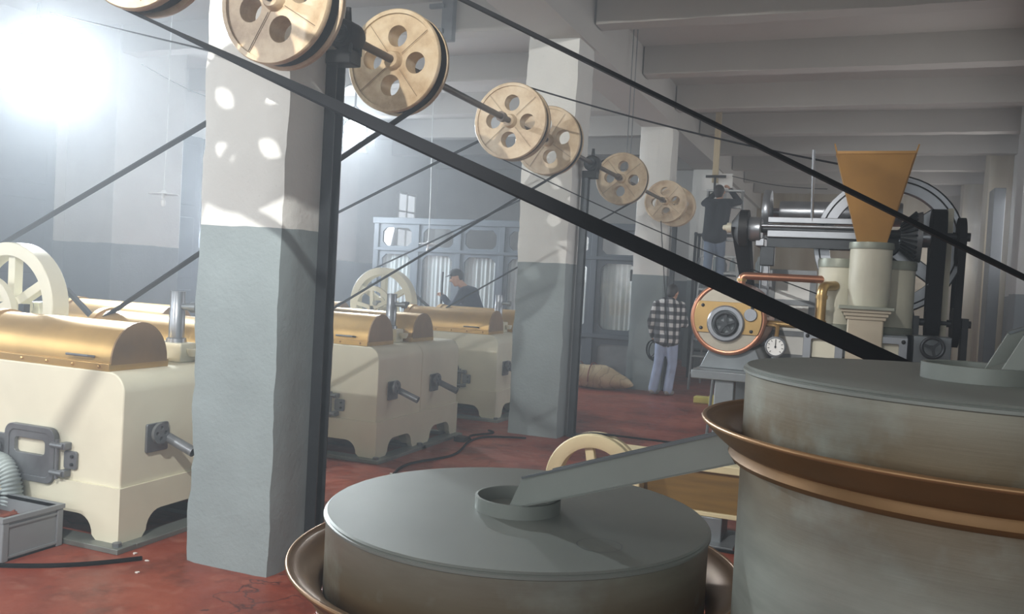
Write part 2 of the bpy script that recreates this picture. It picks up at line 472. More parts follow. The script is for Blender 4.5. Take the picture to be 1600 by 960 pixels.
pillar(-3.37, -2.80, -1.15, -.6, ZS, 'square plaster pillar behind the camera')

struct(MB().box(XL - .3, XL, YB, YF, 0, ZS).build('wall_left', 'wall', smooth=0), 'long plaster wall, white above grey')
for k, ya in enumerate((4.07 - 4.93, 4.07, 9.0, 13.93)):
    struct(MB().box(XL, -9.5, ya, ya + 1.27, 0, ZS).build('wall_left_pier', 'wall', bevel=.01), 'broad wall pier along the machine hall')
# dark shuttered openings between the piers
for k, ya in enumerate((5.5, 10.55)):
    d = struct(empty('door_%d' % (k + 1), (XL + .06, ya + 1.6, 0)), 'tall dark blue shuttered opening')
    for i in range(3):
        MB().box(XL, XL + .07, ya + i * 1.1, ya + i * 1.1 + 1.07, 0, 3.75).build('leaf', 'dark_bay', d, bevel=.01)
        for z0, z1 in ((.25, 1.2), (1.4, 2.4), (2.6, 3.6)):
            MB().box(XL + .07, XL + .085, ya + i * 1.1 + .15, ya + i * 1.1 + .92, z0, z1).build('panel', 'dark_bay', d, bevel=.008)
struct(MB().box(XR, XR + .3, YB, 18.4, 0, ZS).build('wall_right', 'wall', smooth=0), 'plaster side wall of the aisle')
struct(MB().box(XR, XR + .3, 18.4, YF, 0, ZS).build('wall_right_far', 'far_wall', smooth=0), 'stained far end of the side wall')
for ya in (8.7, 14.6, 18.4, 22.6):
    struct(MB().box(2.2, XR, ya, ya + .6, 0, ZS).build('wall_right_pier', 'wall' if ya < 18 else 'far_wall', bevel=.012), 'pale pier along the side wall')
struct(MB().box(2.12, 2.30, 16.9, 17.5, 0, 3.7).build('door_3', 'post', bevel=.01), 'dark tall door edge by the side wall')
struct(MB().box(-3.0, XR, YF, YF + .3, 0, ZS).build('wall_far', 'far_wall', smooth=0), 'stained plaster end wall of the aisle')
struct(MB().box(XL, -3.0, YM, YM + .3, 0, ZS).build('wall_mid', 'wall', smooth=0), 'plaster end wall behind the blue partition')
struct(MB().box(-3.1, -2.9, YM, YF, 0, ZS).build('wall_return', 'wall', smooth=0), 'short return wall of the aisle')
struct(MB().box(XL, XR, YB - .3, YB, 0, ZS).build('wall_back', 'wall', smooth=0), 'plaster wall behind the camera')
# window in the left wall behind the partition
M['daylight'] = emit('daylit_pane', (.86, .93, 1, 1), .7)
wn = struct(empty('window_1', (XL + .05, 18.8, 1.9)), 'tall narrow daylit window behind the partition')
for i in range(2):
    for j in range(4):
        MB().box(XL + .02, XL + .03, 18.42 + i * .42, 18.8 + i * .42, 1.92 + j * .43, 2.31 + j * .43).build('pane', 'daylight', wn, smooth=0)
m = MB()
for i in range(3): m.box(XL, XL + .06, 18.38 + i * .42, 18.42 + i * .42, 1.88, 3.66)
for j in range(5): m.box(XL, XL + .06, 18.38, 19.26, 1.88 + j * .43, 1.92 + j * .43)
m.build('window_frame', 'white', wn)

# ------------------------------------------------------------------ blue glazed partition
part = tag(empty('glazed_partition', (-6.0, 14.75, 0)), 'blue-grey wooden partition with curtained panes across the hall', 'partition')
PX0, PX1, NP = -8.72, -3.42, 6
pw = (PX1 - PX0) / NP
for i in range(NP + 1):
    x = PX0 + i * pw
    MB().box(x - .055, x + .055, 14.68, 14.82, 0, 2.66).build('post', 'blue', part, bevel=.008)
MB().box(PX0 - .08, PX1 + .08, 14.66, 14.84, 2.62, 2.74).build('top_rail', 'blue', part, bevel=.01)
MB().box(PX0, PX1, 14.67, 14.83, 2.10, 2.16).build('middle_rail', 'blue', part, bevel=.008)
MB().box(PX0, PX1, 14.67, 14.83, .72, .80).build('lower_rail', 'blue', part, bevel=.008)
for i in range(NP):
    a, b = PX0 + i * pw + .055, PX0 + (i + 1) * pw - .055
    outer = [(a, 0), (b, 0), (b, 2.62), (a, 2.62)]
    h1, h2, h3 = octa(a + .07, b - .07, 2.2, 2.55, .08), octa(a + .07, b - .07, .88, 2.04, .09), octa(a + .09, b - .09, .12, .62, .06)
    fr = MB().plate(outer, [h1, h2, h3], (0, 14.72, 0), EX, EZ, (0, .05, 0)).build('panel_frame', 'blue', part, smooth=0)
    for h in (h1, h2): MB().prism(h, (0, 14.75, 0), EX, EZ, (0, .006, 0)).build('pane', 'glass', part, smooth=0)
    MB().prism(h3, (0, 14.742, 0), EX, EZ, (0, .012, 0)).build('lower_panel', 'steel', part, smooth=0)
    m = MB(); n = 44; ph = random.uniform(0, 6)
    zs = (.84, 1.45, 2.08)
    for z in zs:
        for k in range(n + 1):
            x = a + .03 + (b - a - .06) * k / n
            m.v.append(Vector((x, 14.83 + .018 * math.sin(k * 1.15 + ph) + .01 * math.sin(k * .47 + ph), z)))
    for j in range(2):
        for k in range(n): m.f.append((j * (n + 1) + k, j * (n + 1) + k + 1, (j + 1) * (n + 1) + k + 1, (j + 1) * (n + 1) + k))
    m.build('curtain', 'curtain', part, smooth=80, fix=False)
MB().box(-3.62, -3.56, 14.62, 14.66, 1.75, 1.95).build('lock_box', 'dark_iron', part, bevel=.006)


# ================================================================== LINE SHAFT
SX, SZ, PR = -2.70, 2.95, .315
def pulley(Y, label, rot=0., d=.13, R=PR):
    p = tag(empty('pulley', (SX, Y, SZ - R)), label, 'pulley', 'cream pulleys on the overhead shaft')
    hs = [circle(.066, 22, .150 * math.cos(rot + k * PI / 2), .150 * math.sin(rot + k * PI / 2)) for k in range(4)]
    MB().plate(circle(R - .02, 56), hs, (SX, Y - d / 2 + .014, SZ), EX, EZ, (0, d - .028, 0)).build('web', 'pulley', p, smooth=30)
    h = d / 2
    MB().lathe([(R - .028, -h), (R - .006, -h), (R, -h + .008), (R, -h + .03), (R - .008, -h + .036), (R - .022, -h + .04), (R - .022, h - .04), (R - .008, h - .036), (R, h - .03), (R, h - .008), (R - .006, h), (R - .028, h)],
               (SX, Y, SZ), (0, 1, 0), 56, close=True).build('rim', 'pulley', p, smooth=40)
    MB().lathe([(R - .024, -h + .041), (R - .014, -h + .041), (R - .014, h - .041), (R - .024, h - .041)], (SX, Y, SZ), (0, 1, 0), 56, close=True).build('groove_lining', 'belt', p)
    MB().lathe([(.021, -h - .03), (.045, -h - .03), (.052, -h - .02), (.06, -h + .015), (.06, h - .015), (.052, h + .02), (.045, h + .03), (.021, h + .03)], (SX, Y, SZ), (0, 1, 0), 24, close=True).build('hub', 'pulley', p)
    for k in range(4):
        t = rot + PI / 4 + k * PI / 2; u = Vector((math.cos(t), 0, math.sin(t))); c = Vector((SX, Y - h + .013, SZ))
        MB().bar(c + u * .058, c + u * (R - .03), .014, .005, (0, 1, 0)).build('rib', 'pulley', p, smooth=0)
        MB().bar(c + u * .07 - EY * .003, c + u * (R - .03) - EY * .003, .003, .003, (0, 1, 0)).build('seam', 'pulley_line', p, smooth=0)
    return p
PY = dict(p0=2.69, p1=3.55, p2=4.71, p3=6.62, p4=7.54, p5=10.24, p6=12.85, p7=13.58)
pulley(PY['p0'], 'cream pulley cut by the top edge, carrying the thick black belt', .85)
pulley(PY['p1'], 'large cream pulley in front of the near pillar, its top cut off', .25, .15)
pulley(PY['p2'], 'cream pulley just beyond the near pillar bracket, with shadow across it', -.12, .15)
pulley(PY['p3'], 'cream pulley in the middle of the shaft, front one of the overlapping pair', -.05)
pulley(PY['p4'], 'cream pulley half hidden behind another, right before the second pillar', .2)
pulley(PY['p5'], 'cream pulley just beyond the second pillar bracket', -.1)
pulley(PY['p6'], 'small far cream pulley before the third pillar, with a narrow strap hanging down', .1)
pulley(PY['p7'], 'farthest cream pulley, mostly covered by the one before it', .3)
sh = tag(empty('line_shaft', (SX, 8, SZ - .03)), 'long brown steel drive shaft through all the pulleys', 'shaft')
MB().cyl((SX, .9, SZ), (SX, 14.6, SZ), .024, n=18).build('rod', 'shaft', sh)
for y in (3.86, 5.02, 6.36, 10.02, 12.55): MB().lathe([(.0245, 0), (.04, 0), (.04, .05), (.0245, .05)], (SX, y, SZ), (0, 1, 0), 20, close=True).build('collar', 'shaft', sh)

def bearing_post(Y, label, x=SX):
    p = tag(empty('bearing_post', (x, Y, 0)), label, 'shaft support', 'steel posts carrying the overhead shaft')
    m = MB().box(x - .098, x - .09, Y - .045, Y + .045, .02, 2.8).box(x - .09, x - .03, Y - .045, Y - .037, .02, 2.8).box(x - .09, x - .03, Y + .037, Y + .045, .02, 2.8)
    m.build('channel', 'post', p)
    MB().box(x - .098, x + .02, Y - .09, Y + .09, 0, .02).build('foot_plate', 'post', p, bevel=.003)
    MB().box(x - .098, x + .06, Y - .06, Y + .06, 2.79, 2.87).build('bracket', 'black', p, bevel=.008)
    MB().lathe([(.026, -.07), (.075, -.07), (.085, -.05), (.085, .05), (.075, .07), (.026, .07)], (x, Y, SZ), (0, 1, 0), 24, close=True).build('bearing', 'black', p)
    MB().lathe([(.03, -.1), (.05, -.1), (.05, .1), (.03, .1)], (x, Y, SZ), (0, 1, 0), 20, close=True).build('bush', 'dark_iron', p)
    MB().cyl((x, Y, SZ + .07), (x, Y, SZ + .16), .022, .014, 12).build('oil_cup', 'black', p)
    for s in (-1, 1): MB().cyl((x + .055, Y + s * .05, 2.85), (x + .055, Y + s * .05, 2.98), .011, n=8).build('bolt', 'dark_iron', p)
    for z in (.4, 1.25, 2.1): MB().cyl((x - .09, Y, z), (x - .065, Y, z), .016, n=6).build('bolt', 'dark_iron', p)
    return p
bearing_post(4.13, 'dark steel channel post on the near pillar with black shaft bearing')
bearing_post(8.96, 'dark steel channel post on the second pillar with black shaft bearing')
bearing_post(13.95, 'dark steel channel post on the pillar beside the partition')

# ------------------------------------------------------------------ belts
def sweep(pts, wid, thk, closed=True):
    """pts: (position, roll); flat band, width along Y turned by roll about the path"""
    m = MB(); n = len(pts)
    for i, (p, roll) in enumerate(pts):
        a = pts[(i - 1) % n][0] if closed or i else p; b = pts[(i + 1) % n][0] if closed or i < n - 1 else p
        T = (b - a).normalized(); W = (EY - T * EY.dot(T)).normalized(); Nn = T.cross(W)
        W2 = W * math.cos(roll) + Nn * math.sin(roll); N2 = T.cross(W2)
        for s, t in ((-1, -1), (1, -1), (1, 1), (-1, 1)): m.v.append(p + W2 * s * wid / 2 + N2 * t * thk / 2)
    for i in range(n if closed else n - 1):
        A, B = 4 * i, 4 * ((i + 1) % n)
        for k in range(4): m.f.append((A + k, A + (k + 1) % 4, B + (k + 1) % 4, B + k))
    if not closed: m.f.append((0, 1, 2, 3)); m.f.append((4 * n - 1, 4 * n - 2, 4 * n - 3, 4 * n - 4))
    return m
def belt(name, cA, rA, cB, rB, wid, thk, label, roll_low=None, sag=0., mat='belt', group='belts from the overhead shaft'):
    """open belt round two pulleys with axes along Y; cA, cB = (x, y, z)"""
    A, B = Vector(cA), Vector(cB); rA += thk / 2 + .002; rB += thk / 2 + .002
    d = Vector((B.x - A.x, 0, B.z - A.z)); D = d.length; u = d / D; nrm = Vector((-u.z, 0, u.x))
    if nrm.z < 0: nrm = -nrm
    c = (rA - rB) / D; s = math.sqrt(1 - c * c)
    mu, ml = u * c + nrm * s, u * c - nrm * s
    ang = lambda v: math.atan2(v.z, v.x)
    pts = []
    def arc(C, r, v0, v1, through):
        a0, a1 = ang(v0), ang(v1); mid = ang(through)
        def sweep_len(sgn):
            return (a1 - a0) % (2 * PI) if sgn > 0 else -((a0 - a1) % (2 * PI))
        for sg in (1, -1):
            L = sweep_len(sg); dm = ((mid - a0) % (2 * PI)) if sg > 0 else ((a0 - mid) % (2 * PI))
            if dm < abs(L):
                return [(C + Vector((math.cos(a0 + L * k / 24), 0, math.sin(a0 + L * k / 24))) * r, 0) for k in range(25)]
        return []
    pts += arc(A, rA, ml, mu, -u)
    N_ = 40
    P, Q = A + mu * rA, B + mu * rB
    for k in range(1, N_): t = k / N_; pts.append((P.lerp(Q, t) - EZ * sag * math.sin(PI * t), 0))
    pts += arc(B, rB, mu, ml, u)
    P, Q = B + ml * rB, A + ml * rA
    for k in range(1, N_):
        t = k / N_; pts.append((P.lerp(Q, t) - EZ * sag * math.sin(PI * t), roll_low(1 - t) if roll_low else 0))
    return tag(sweep(pts, wid, thk).build(name, mat, smooth=50), label, 'belt', group)
GR = PR - .014
WX, WZ, WR = -5.92, 1.25, .48
WDY = .95
belt('drive_belt', (SX, PY['p2'], SZ), GR, (WX, PY['p2'], WZ), WR, .062, .009, 'black belt running down to the big cream wheel at the left edge')
belt('drive_belt', (SX, PY['p4'], SZ), GR, (WX, PY['p4'], WZ), WR, .055, .009, 'black belt running down behind the near pillar')
belt('drive_belt', (SX, PY['p5'], SZ), GR, (WX, PY['p5'], WZ), WR, .055, .009, 'thin black belt running down to the far cream wheel')
def rl(t):   # 0 at the shaft, 1 at the driven end
    if t < .06: return 0
    if t < .3: return math.radians(-48) * (t - .06) / .24
    if t < .88: return math.radians(-48) - math.radians(14) * (t - .3) / .58
    return math.radians(-62) * max(0, (1 - t) / .12)
DPX, DPZ, DPR = .95, 1.30, .145
belt('drive_belt', (SX, PY['p0'], SZ), GR, (DPX, PY['p0'], DPZ), DPR, .052, .012, 'thick black belt slanting across the whole picture', rl)
belt('drive_belt', (SX, PY['p3'], SZ), GR, (.19, PY['p3'] + .1, 2.05), .49, .045, .008, 'thin black belt running down to the silver flywheel', sag=.05)
dp = tag(empty('driven_pulley', (DPX, PY['p0'], 0)), 'grey pulley on a stand driven by the thick belt', 'pulley')
MB().lathe([(.03, -.05), (DPR, -.05), (DPR, .05), (.03, .05)], (DPX, PY['p0'], DPZ), (0, 1, 0), 40, close=True).build('rim', 'steel', dp)
MB().cyl((DPX, PY['p0'] - .12, DPZ), (DPX, PY['p0'] + .12, DPZ), .03, n=14).build('axle', 'dark_iron', dp)
for s in (-1, 1): MB().prism([(-.2, 0), (.2, 0), (.05, DPZ + .05), (-.05, DPZ + .05)], (DPX, PY['p0'] + s * .095 - .012, 0), EX, EZ, (0, .024, 0)).build('stand', 'steel', dp)
st = [(Vector((SX + .25 * k / 10 * .3, PY['p6'] + .0, SZ - GR - .002 - 1.25 * k / 10)) + Vector((.0, 0, 0)), 0) for k in range(11)]
tag(sweep([(Vector((SX - .04 + .02 * k, PY['p6'] - .09, SZ - PR + .02 - .17 * k)), 0) for k in range(12)], .03, .008, False).build('hanging_strap', 'belt'), 'narrow black strap hanging from a far pulley in front of the third pillar', 'strap')

# ================================================================== CREAM MACHINES WITH GOLD HOODS
MXR, MXL, MD = -3.81, -5.30, .82
def arch_panel(a, b, oa, ob, ztop, zarch, r=.11, zb=.03):
    P = [(a, zb), (oa, zb)]
    for k in range(7): t = PI - PI / 2 * k / 6; P.append((oa + .03 + r + r * math.cos(t), zarch - r + r * math.sin(t)))
    for k in range(7): t = PI / 2 - PI / 2 * k / 6; P.append((ob - .03 - r + r * math.cos(t), zarch - r + r * math.sin(t)))
    P += [(ob, zb), (b, zb), (b, ztop), (a, ztop)]
    return P
def handwheel(mb, c, r, axis, n=5, tube=.1, hub=.22):
    a, u, v = axes(axis); c = Vector(c)
    mb.lathe([(r - r * tube + r * tube * math.cos(t), r * tube * math.sin(t)) for t in [2 * PI * k / 8 for k in range(8)]], c, axis, 28, close=True)
    mb.lathe([(0, -r * .2), (r * hub, -r * .2), (r * hub, r * .2), (0, r * .2)], c, axis, 14)
    for k in range(n):
        t = 2 * PI * k / n + .3; d = u * math.cos(t) + v * math.sin(t)
        mb.bar(c + d * r * hub * .8, c + d * r * .88, r * .24, r * .14, a)
    return mb
def machine(Y0, label, door=True, wheel=True, stack=True):
    xr, xl, y1 = MXR, MXL, Y0 + MD
    g = tag(empty('mixing_machine', ((xr + xl) / 2, Y0 + MD / 2, 0)), label, 'machine', 'cream machines with gold hoods')
    body = rrect(xl, xr, .34, 1.0, .115, 8)
    body = [(x, max(z, .34)) for x, z in body]
    body = [(xl, .34), (xr, .34)] + [(x, z) for x, z in rrect(xl, xr, .34, 1.0, .115, 8) if z > .5]
    MB().prism(body, (0, Y0, 0), EX, EZ, (0, MD - .006, 0)).build('body', 'cream', g, smooth=25, bevel=.007)
    q = .016
    pl = MB().prism(arch_panel(xl - q, xr + q, xl + .22, xr - .155, .345, .165), (0, Y0 - q, 0), EX, EZ, (0, .05, 0))
    pl.prism(arch_panel(xl - q, xr + q, xl + .22, xr - .155, .345, .165), (0, y1 - .056, 0), EX, EZ, (0, .05, 0))
    for x in (xl - q, xr + q - .05): pl.prism(arch_panel(Y0 - q + .05, y1 - .056, Y0 + .16, y1 - .15, .345, .175), (x, 0, 0), EY, EZ, (.05, 0, 0))
    pl.build('plinth', 'cream', g, smooth=25)
    MB().box(xl + .02, xr - .02, Y0 + .05, y1 - .06, .22, .34).build('dark_infill', 'dark_iron', g, smooth=0)  # dark block added inside the plinth so the arches look shaded
    for nm, b in (('base_rail', (xl - .1, xr + .09, Y0 - .09, Y0 + .05)), ('base_rail', (xl - .1, xr + .09, y1 - .1, y1 - .005)), ('base_rail', (xr - .05, xr + .09, Y0 + .05, y1 - .1)), ('base_rail', (xl - .1, xl + .05, Y0 + .05, y1 - .1))):
        MB().box(b[0], b[1], b[2], b[3], 0, .03).build(nm, 'base_plate', g, bevel=.003)
    for x in (xl - .02, xr + .04): MB().cyl((x, Y0 - .045, .03), (x, Y0 - .045, .052), .026, n=6).build('foot_bolt', 'steel', g)
    # hood
    yc, hw, zb = Y0 + .245, .212, 1.035
    prof = [(yc - hw, zb)] + [(yc - hw * math.cos(t), zb + .015 + .225 * math.sin(t)) for t in [PI * k / 20 for k in range(21)]] + [(yc + hw, zb)]
    hood = MB().prism(prof, (-5.12, 0, 0), EY, EZ, (-3.955 + 5.12, 0, 0)).build('hood', 'gold', g, smooth=35)
    MB().box(-5.14, -3.945, yc - hw - .02, yc + hw + .02, 1.0, 1.045).build('hood_skirt', 'gold', hood, bevel=.004)
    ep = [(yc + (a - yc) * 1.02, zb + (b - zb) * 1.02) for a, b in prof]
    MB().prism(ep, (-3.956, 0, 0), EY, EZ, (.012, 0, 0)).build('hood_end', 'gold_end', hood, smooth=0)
    MB().prism([(yc + (a - yc) * 1.05, zb + (b - zb) * 1.06) for a, b in prof], (-5.10, 0, 0), EY, EZ, (.05, 0, 0)).build('hood_band', 'gold', hood, smooth=35)
    for k in range(6): MB().ball((-4.02 - k * .205, yc - hw - .022, 1.024), .011, 8).build('rivet', 'gold', hood)
    MB().tube([(-4.27, yc - hw - .002, 1.075), (-4.26, yc - hw - .035, 1.08), (-4.09, yc - hw - .035, 1.08), (-4.08, yc - hw - .002, 1.075)], .008, 6).build('hood_handle', 'iron', hood)
    if door:
        d = MB().plate(rrect(-4.69, -4.30, .315, .625, .055), [rrect(-4.625, -4.375, .465, .555, .025)], (0, Y0 - .028, 0), EX, EZ, (0, .028, 0)).build('door', 'iron', g, smooth=30, bevel=.003)
        MB().plate(rrect(-4.70, -4.29, .305, .635, .06), [rrect(-4.665, -4.325, .34, .60, .045)], (0, Y0 - .036, 0), EX, EZ, (0, .034, 0)).build('door_border', 'iron', d, smooth=30, bevel=.003)
        for z in (.385, .545):
            MB().cyl((-4.30, Y0 - .045, z), (-4.205, Y0 - .045, z), .017, n=10).build('hinge', 'iron', d)
            MB().box(-4.235, -4.19, Y0 - .05, Y0, z - .02, z + .02).build('hinge_lug', 'iron', d, bevel=.004)
        MB().cyl((-4.255, Y0 - .045, .35), (-4.255, Y0 - .045, .58), .011, n=8).build('hinge_pin', 'iron', d)
        MB().prism(rrect(-4.235, -4.135, .41, .515, .015), (0, Y0 - .016, 0), EX, EZ, (0, .016, 0)).build('hinge_plate', 'iron', d, smooth=30, bevel=.003)
        for z in (.44, .487): MB().cyl((-4.165, Y0 - .028, z), (-4.165, Y0 - .014, z), .010, n=6).build('bolt', 'dark_iron', d)
        MB().prism(rrect(-4.80, -4.70, .40, .56, .02), (0, Y0 - .016, 0), EX, EZ, (0, .016, 0)).build('latch_plate', 'iron', d, smooth=30, bevel=.003)
        handwheel(MB(), (-4.76, Y0 - .06, .49), .062, (0, 1, 0), 4, .16, .3).cyl((-4.76, Y0 - .06, .49), (-4.76, Y0, .49), .02, n=10).build('latch_wheel', 'iron', d)
    # outlet on the right-hand side
    o = MB().prism(rrect(Y0 + .17, Y0 + .34, .52, .69, .012), (xr, 0, 0), EY, EZ, (.016, 0, 0)).build('outlet_plate', 'iron', g, smooth=30, bevel=.003)
    hs = [circle(.014, 10, .032 * math.cos(k * PI / 2), .032 * math.sin(k * PI / 2)) for k in range(4)]
    MB().plate(circle(.062, 28), hs, (xr + .045, Y0 + .235, .635), EY, EZ, (.02, 0, 0)).cyl((xr, Y0 + .235, .635), (xr + .05, Y0 + .235, .635), .022, n=10).build('outlet_wheel', 'iron', o)
    MB().lathe([(.021, 0), (.029, 0), (.031, .24), (.023, .24)], (xr + .01, Y0 + .30, .615), (.92, .06, -.34), 16, close=True).build('outlet_pipe', 'iron', o)
    if stack:
        s = MB().box(-4.26, -4.02, Y0 + .66, Y0 + .80, 1.0, 1.125).build('stack_base', 'cream', g, bevel=.008)
        cx, cy = -4.13, Y0 + .735
        MB().lathe([(.0, 0), (.066, 0), (.062, .025), (.05, .03), (.05, .2), (.047, .205), (.047, .335), (.043, .335), (.043, .3), (0, .3)], (cx, cy, 1.125), (0, 0, 1), 24).build('stack_pipe', 'silver', s)
        MB().lathe([(0, 0), (.02, 0), (.024, .06), (.034, .065), (.034, .11), (0, .11)], (cx + .045, cy, 1.36), (1, .1, 0), 18).build('stack_knob', 'steel', s)
        MB().lathe([(.03, 0), (.045, .03), (.045, .05), (0, .05)], (-3.99, cy + .01, 1.04), (0, 0, 1), 16).build('oiler', 'cream', s)
    if wheel:
        wy = Y0 + .97
        f = MB().lathe([(WR - .095, -.075), (WR - .006, -.075), (WR, -.068), (WR, .068), (WR - .006, .075), (WR - .095, .075), (WR - .1, .07), (WR - .06, .03), (WR - .06, -.03), (WR - .1, -.07)], (WX, wy, WZ), (0, 1, 0), 64, close=True).build('flywheel', 'cream', g, smooth=40)
        for k in range(6):
            t = PI / 6 + k * PI / 3; d = Vector((math.cos(t), 0, math.sin(t))); c = Vector((WX, wy, WZ))
            MB().bar(c + d * .06, c + d * (WR - .08), .07, .075, EY).build('spoke', 'cream', f, bevel=.006)
        MB().lathe([(.03, -.1), (.075, -.1), (.085, -.06), (.085, .06), (.075, .1), (.03, .1)], (WX, wy, WZ), (0, 1, 0), 24, close=True).build('wheel_hub', 'cream', f)
        MB().cyl((WX, Y0 + .74, WZ), (WX, wy + .3, WZ), .034, n=16).build('axle', 'steel', f)
        k2 = MB().lathe([(.235, -.025), (.295, -.025), (.295, .025), (.235, .025)], (WX - .06, Y0 + .79, WZ - .07), (0, 1, 0), 48, close=True)
        for k in range(5):
            t = .4 + k * 2 * PI / 5; d = Vector((math.cos(t), 0, math.sin(t))); c = Vector((WX - .06, Y0 + .79, WZ - .07)); k2.bar(c, c + d * .245, .05, .04, EY)
        k2.build('crank_wheel', 'cream', g)
        for yy in (wy + .14, wy + .24):
            MB().prism([(WX - .3, 0), (WX + .3, 0), (WX + .08, WZ + .03), (WX - .08, WZ + .03)], (0, yy, 0), EX, EZ, (0, .04, 0)).build('wheel_stand', 'cream', g, bevel=.006)
        MB().box(WX - .4, WX + .45, wy + .1, wy + .32, 0, .05).build('wheel_bed', 'base_plate', g, bevel=.004)
        MB().bar((-5.52, Y0 + 1.08, 1.40), (-5.0, Y0 + 1.08, 1.03), .035, .03).build('belt_shifter', 'dark_iron', g)
        MB().bar((-5.36, Y0 + .6, 1.30), (-5.36, Y0 + .6, .9), .05, .05).build('shifter_post', 'dark_iron', g)
    return g
Y1, Y2, Y3 = 3.74, 6.57, 9.27
a0 = machine(Y1, 'cream machine with gold hood at the left edge, grey hatch on its front')
b0 = machine(Y1 + MD, 'cream machine with gold hood standing right behind the front left one', door=False, wheel=False, stack=False)
def rep(src, dx, dy, label):
    c = copy_tree(src, None, (dx, dy, 0)); c['label'] = label; return c
rep(a0, 0, Y2 - Y1, 'cream machine with gold hood seen just past the near pillar')
rep(b0, 0, Y2 - Y1, 'cream machine with gold hood joined behind the one past the near pillar')
rep(a0, 0, Y3 - Y1, 'cream machine with gold hood just before the second pillar, below the man in navy')
rep(b0, 0, Y3 - Y1, 'cream machine with gold hood hidden behind the one before the second pillar')
c0 = machine(Y1 + .001, 'cream machine of the second row, its gold hood showing over the left front hood', door=False, wheel=False, stack=False)
c0.location = Vector(c0.location) + Vector((-1.50, 1.90, 0))
rep(c0, -.38, 3.2, 'far cream machine of the second row with a gold hood beside the far wheel')

# ------------------------------------------------------------------ crate, scraps and hose by the left machine
cr = tag(empty('plastic_crate', (-4.42, 3.46, 0)), 'grey plastic crate of rusty scraps on the floor, bottom left', 'crate')
x0, x1, y0, y1, h = -4.72, -4.12, 3.26, 3.62, .235
for nm, b in (('side_wall', (x0, x1, y0, y0 + .012)), ('side_wall', (x0, x1, y1 - .012, y1)), ('end_wall', (x0, x0 + .012, y0 + .012, y1 - .012)), ('end_wall', (x1 - .012, x1, y0 + .012, y1 - .012))):
    MB().box(b[0], b[1], b[2], b[3], 0, h).build(nm, 'crate', cr)
MB().box(x0, x1, y0, y1, 0, .012).build('bottom', 'crate', cr)
rim = MB().plate([(x0 - .015, y0 - .015), (x1 + .015, y0 - .015), (x1 + .015, y1 + .015), (x0 - .015, y1 + .015)], [[(x0 + .012, y0 + .012), (x1 - .012, y0 + .012), (x1 - .012, y1 - .012), (x0 + .012, y1 - .012)]], (0, 0, h - .02), EX, EY, (0, 0, .024)).build('rim', 'crate', cr, smooth=0)
m = MB()
for zz in (.018, h - .05):
    m.box(x0 - .008, x1 + .008, y0 - .008, y0, zz, zz + .012).box(x0 - .008, x1 + .008, y1, y1 + .008, zz, zz + .012).box(x0 - .008, x0, y0, y1, zz, zz + .012).box(x1, x1 + .008, y0, y1, zz, zz + .012)
m.build('rib_band', 'crate', cr)
for xx, yy in ((x1, y0), (x1, y1), (x0, y0), (x0, y1)): MB().box(xx - .03, xx + .01 if xx > -4.4 else xx + .03, yy - .01 if yy < 3.4 else yy - .03, yy + .03 if yy < 3.4 else yy + .01, .0, h - .02).build('corner_rib', 'crate', cr, bevel=.006)
for k in range(14):
    px, py = random.uniform(x0 + .08, x1 - .08), random.uniform(y0 + .07, y1 - .07)
    t = random.uniform(0, PI); L = random.uniform(.04, .1)
    mt = 'rust' if k % 4 else 'paper'
    sc_ = MB().bar((px - L / 2 * math.cos(t), py - L / 2 * math.sin(t), .13 + random.uniform(0, .03)), (px + L / 2 * math.cos(t), py + L / 2 * math.sin(t), .16 + random.uniform(0, .03)), random.uniform(.03, .07), .012)
    tag(sc_.build('metal_scrap' if k % 4 else 'paper_scrap', mt, bevel=.003), 'rusty brown scrap lying in the grey crate' if k % 4 else 'pale paper scrap lying in the grey crate', 'scrap', 'scraps in the grey crate' if k % 4 else 'paper in the grey crate')
tag(MB().box(x0 + .013, x1 - .013, y0 + .013, y1 - .013, .013, .14).build('scrap_fill', 'rust', smooth=0), 'rusty shavings filling the grey crate', 'shavings', kind='stuff')
hp = MB(); path = []; rr = []
for k in range(121):
    t = k / 120; a = PI * (1.08 * t) - .1
    path.append((-4.60 - .14 * math.cos(a) - .04, 3.68, .2 + .2 * math.sin(a))); rr.append(.062 if k % 4 < 2 else .052)
path = [(p[0] - .06, p[1] - .02 + .0, max(p[2], .06)) for p in path]
hp.tube(path, rr, 14)
tag(hp.build('flexible_hose', 'hose', smooth=60), 'pale grey ribbed hose looped between crate and machine', 'hose')

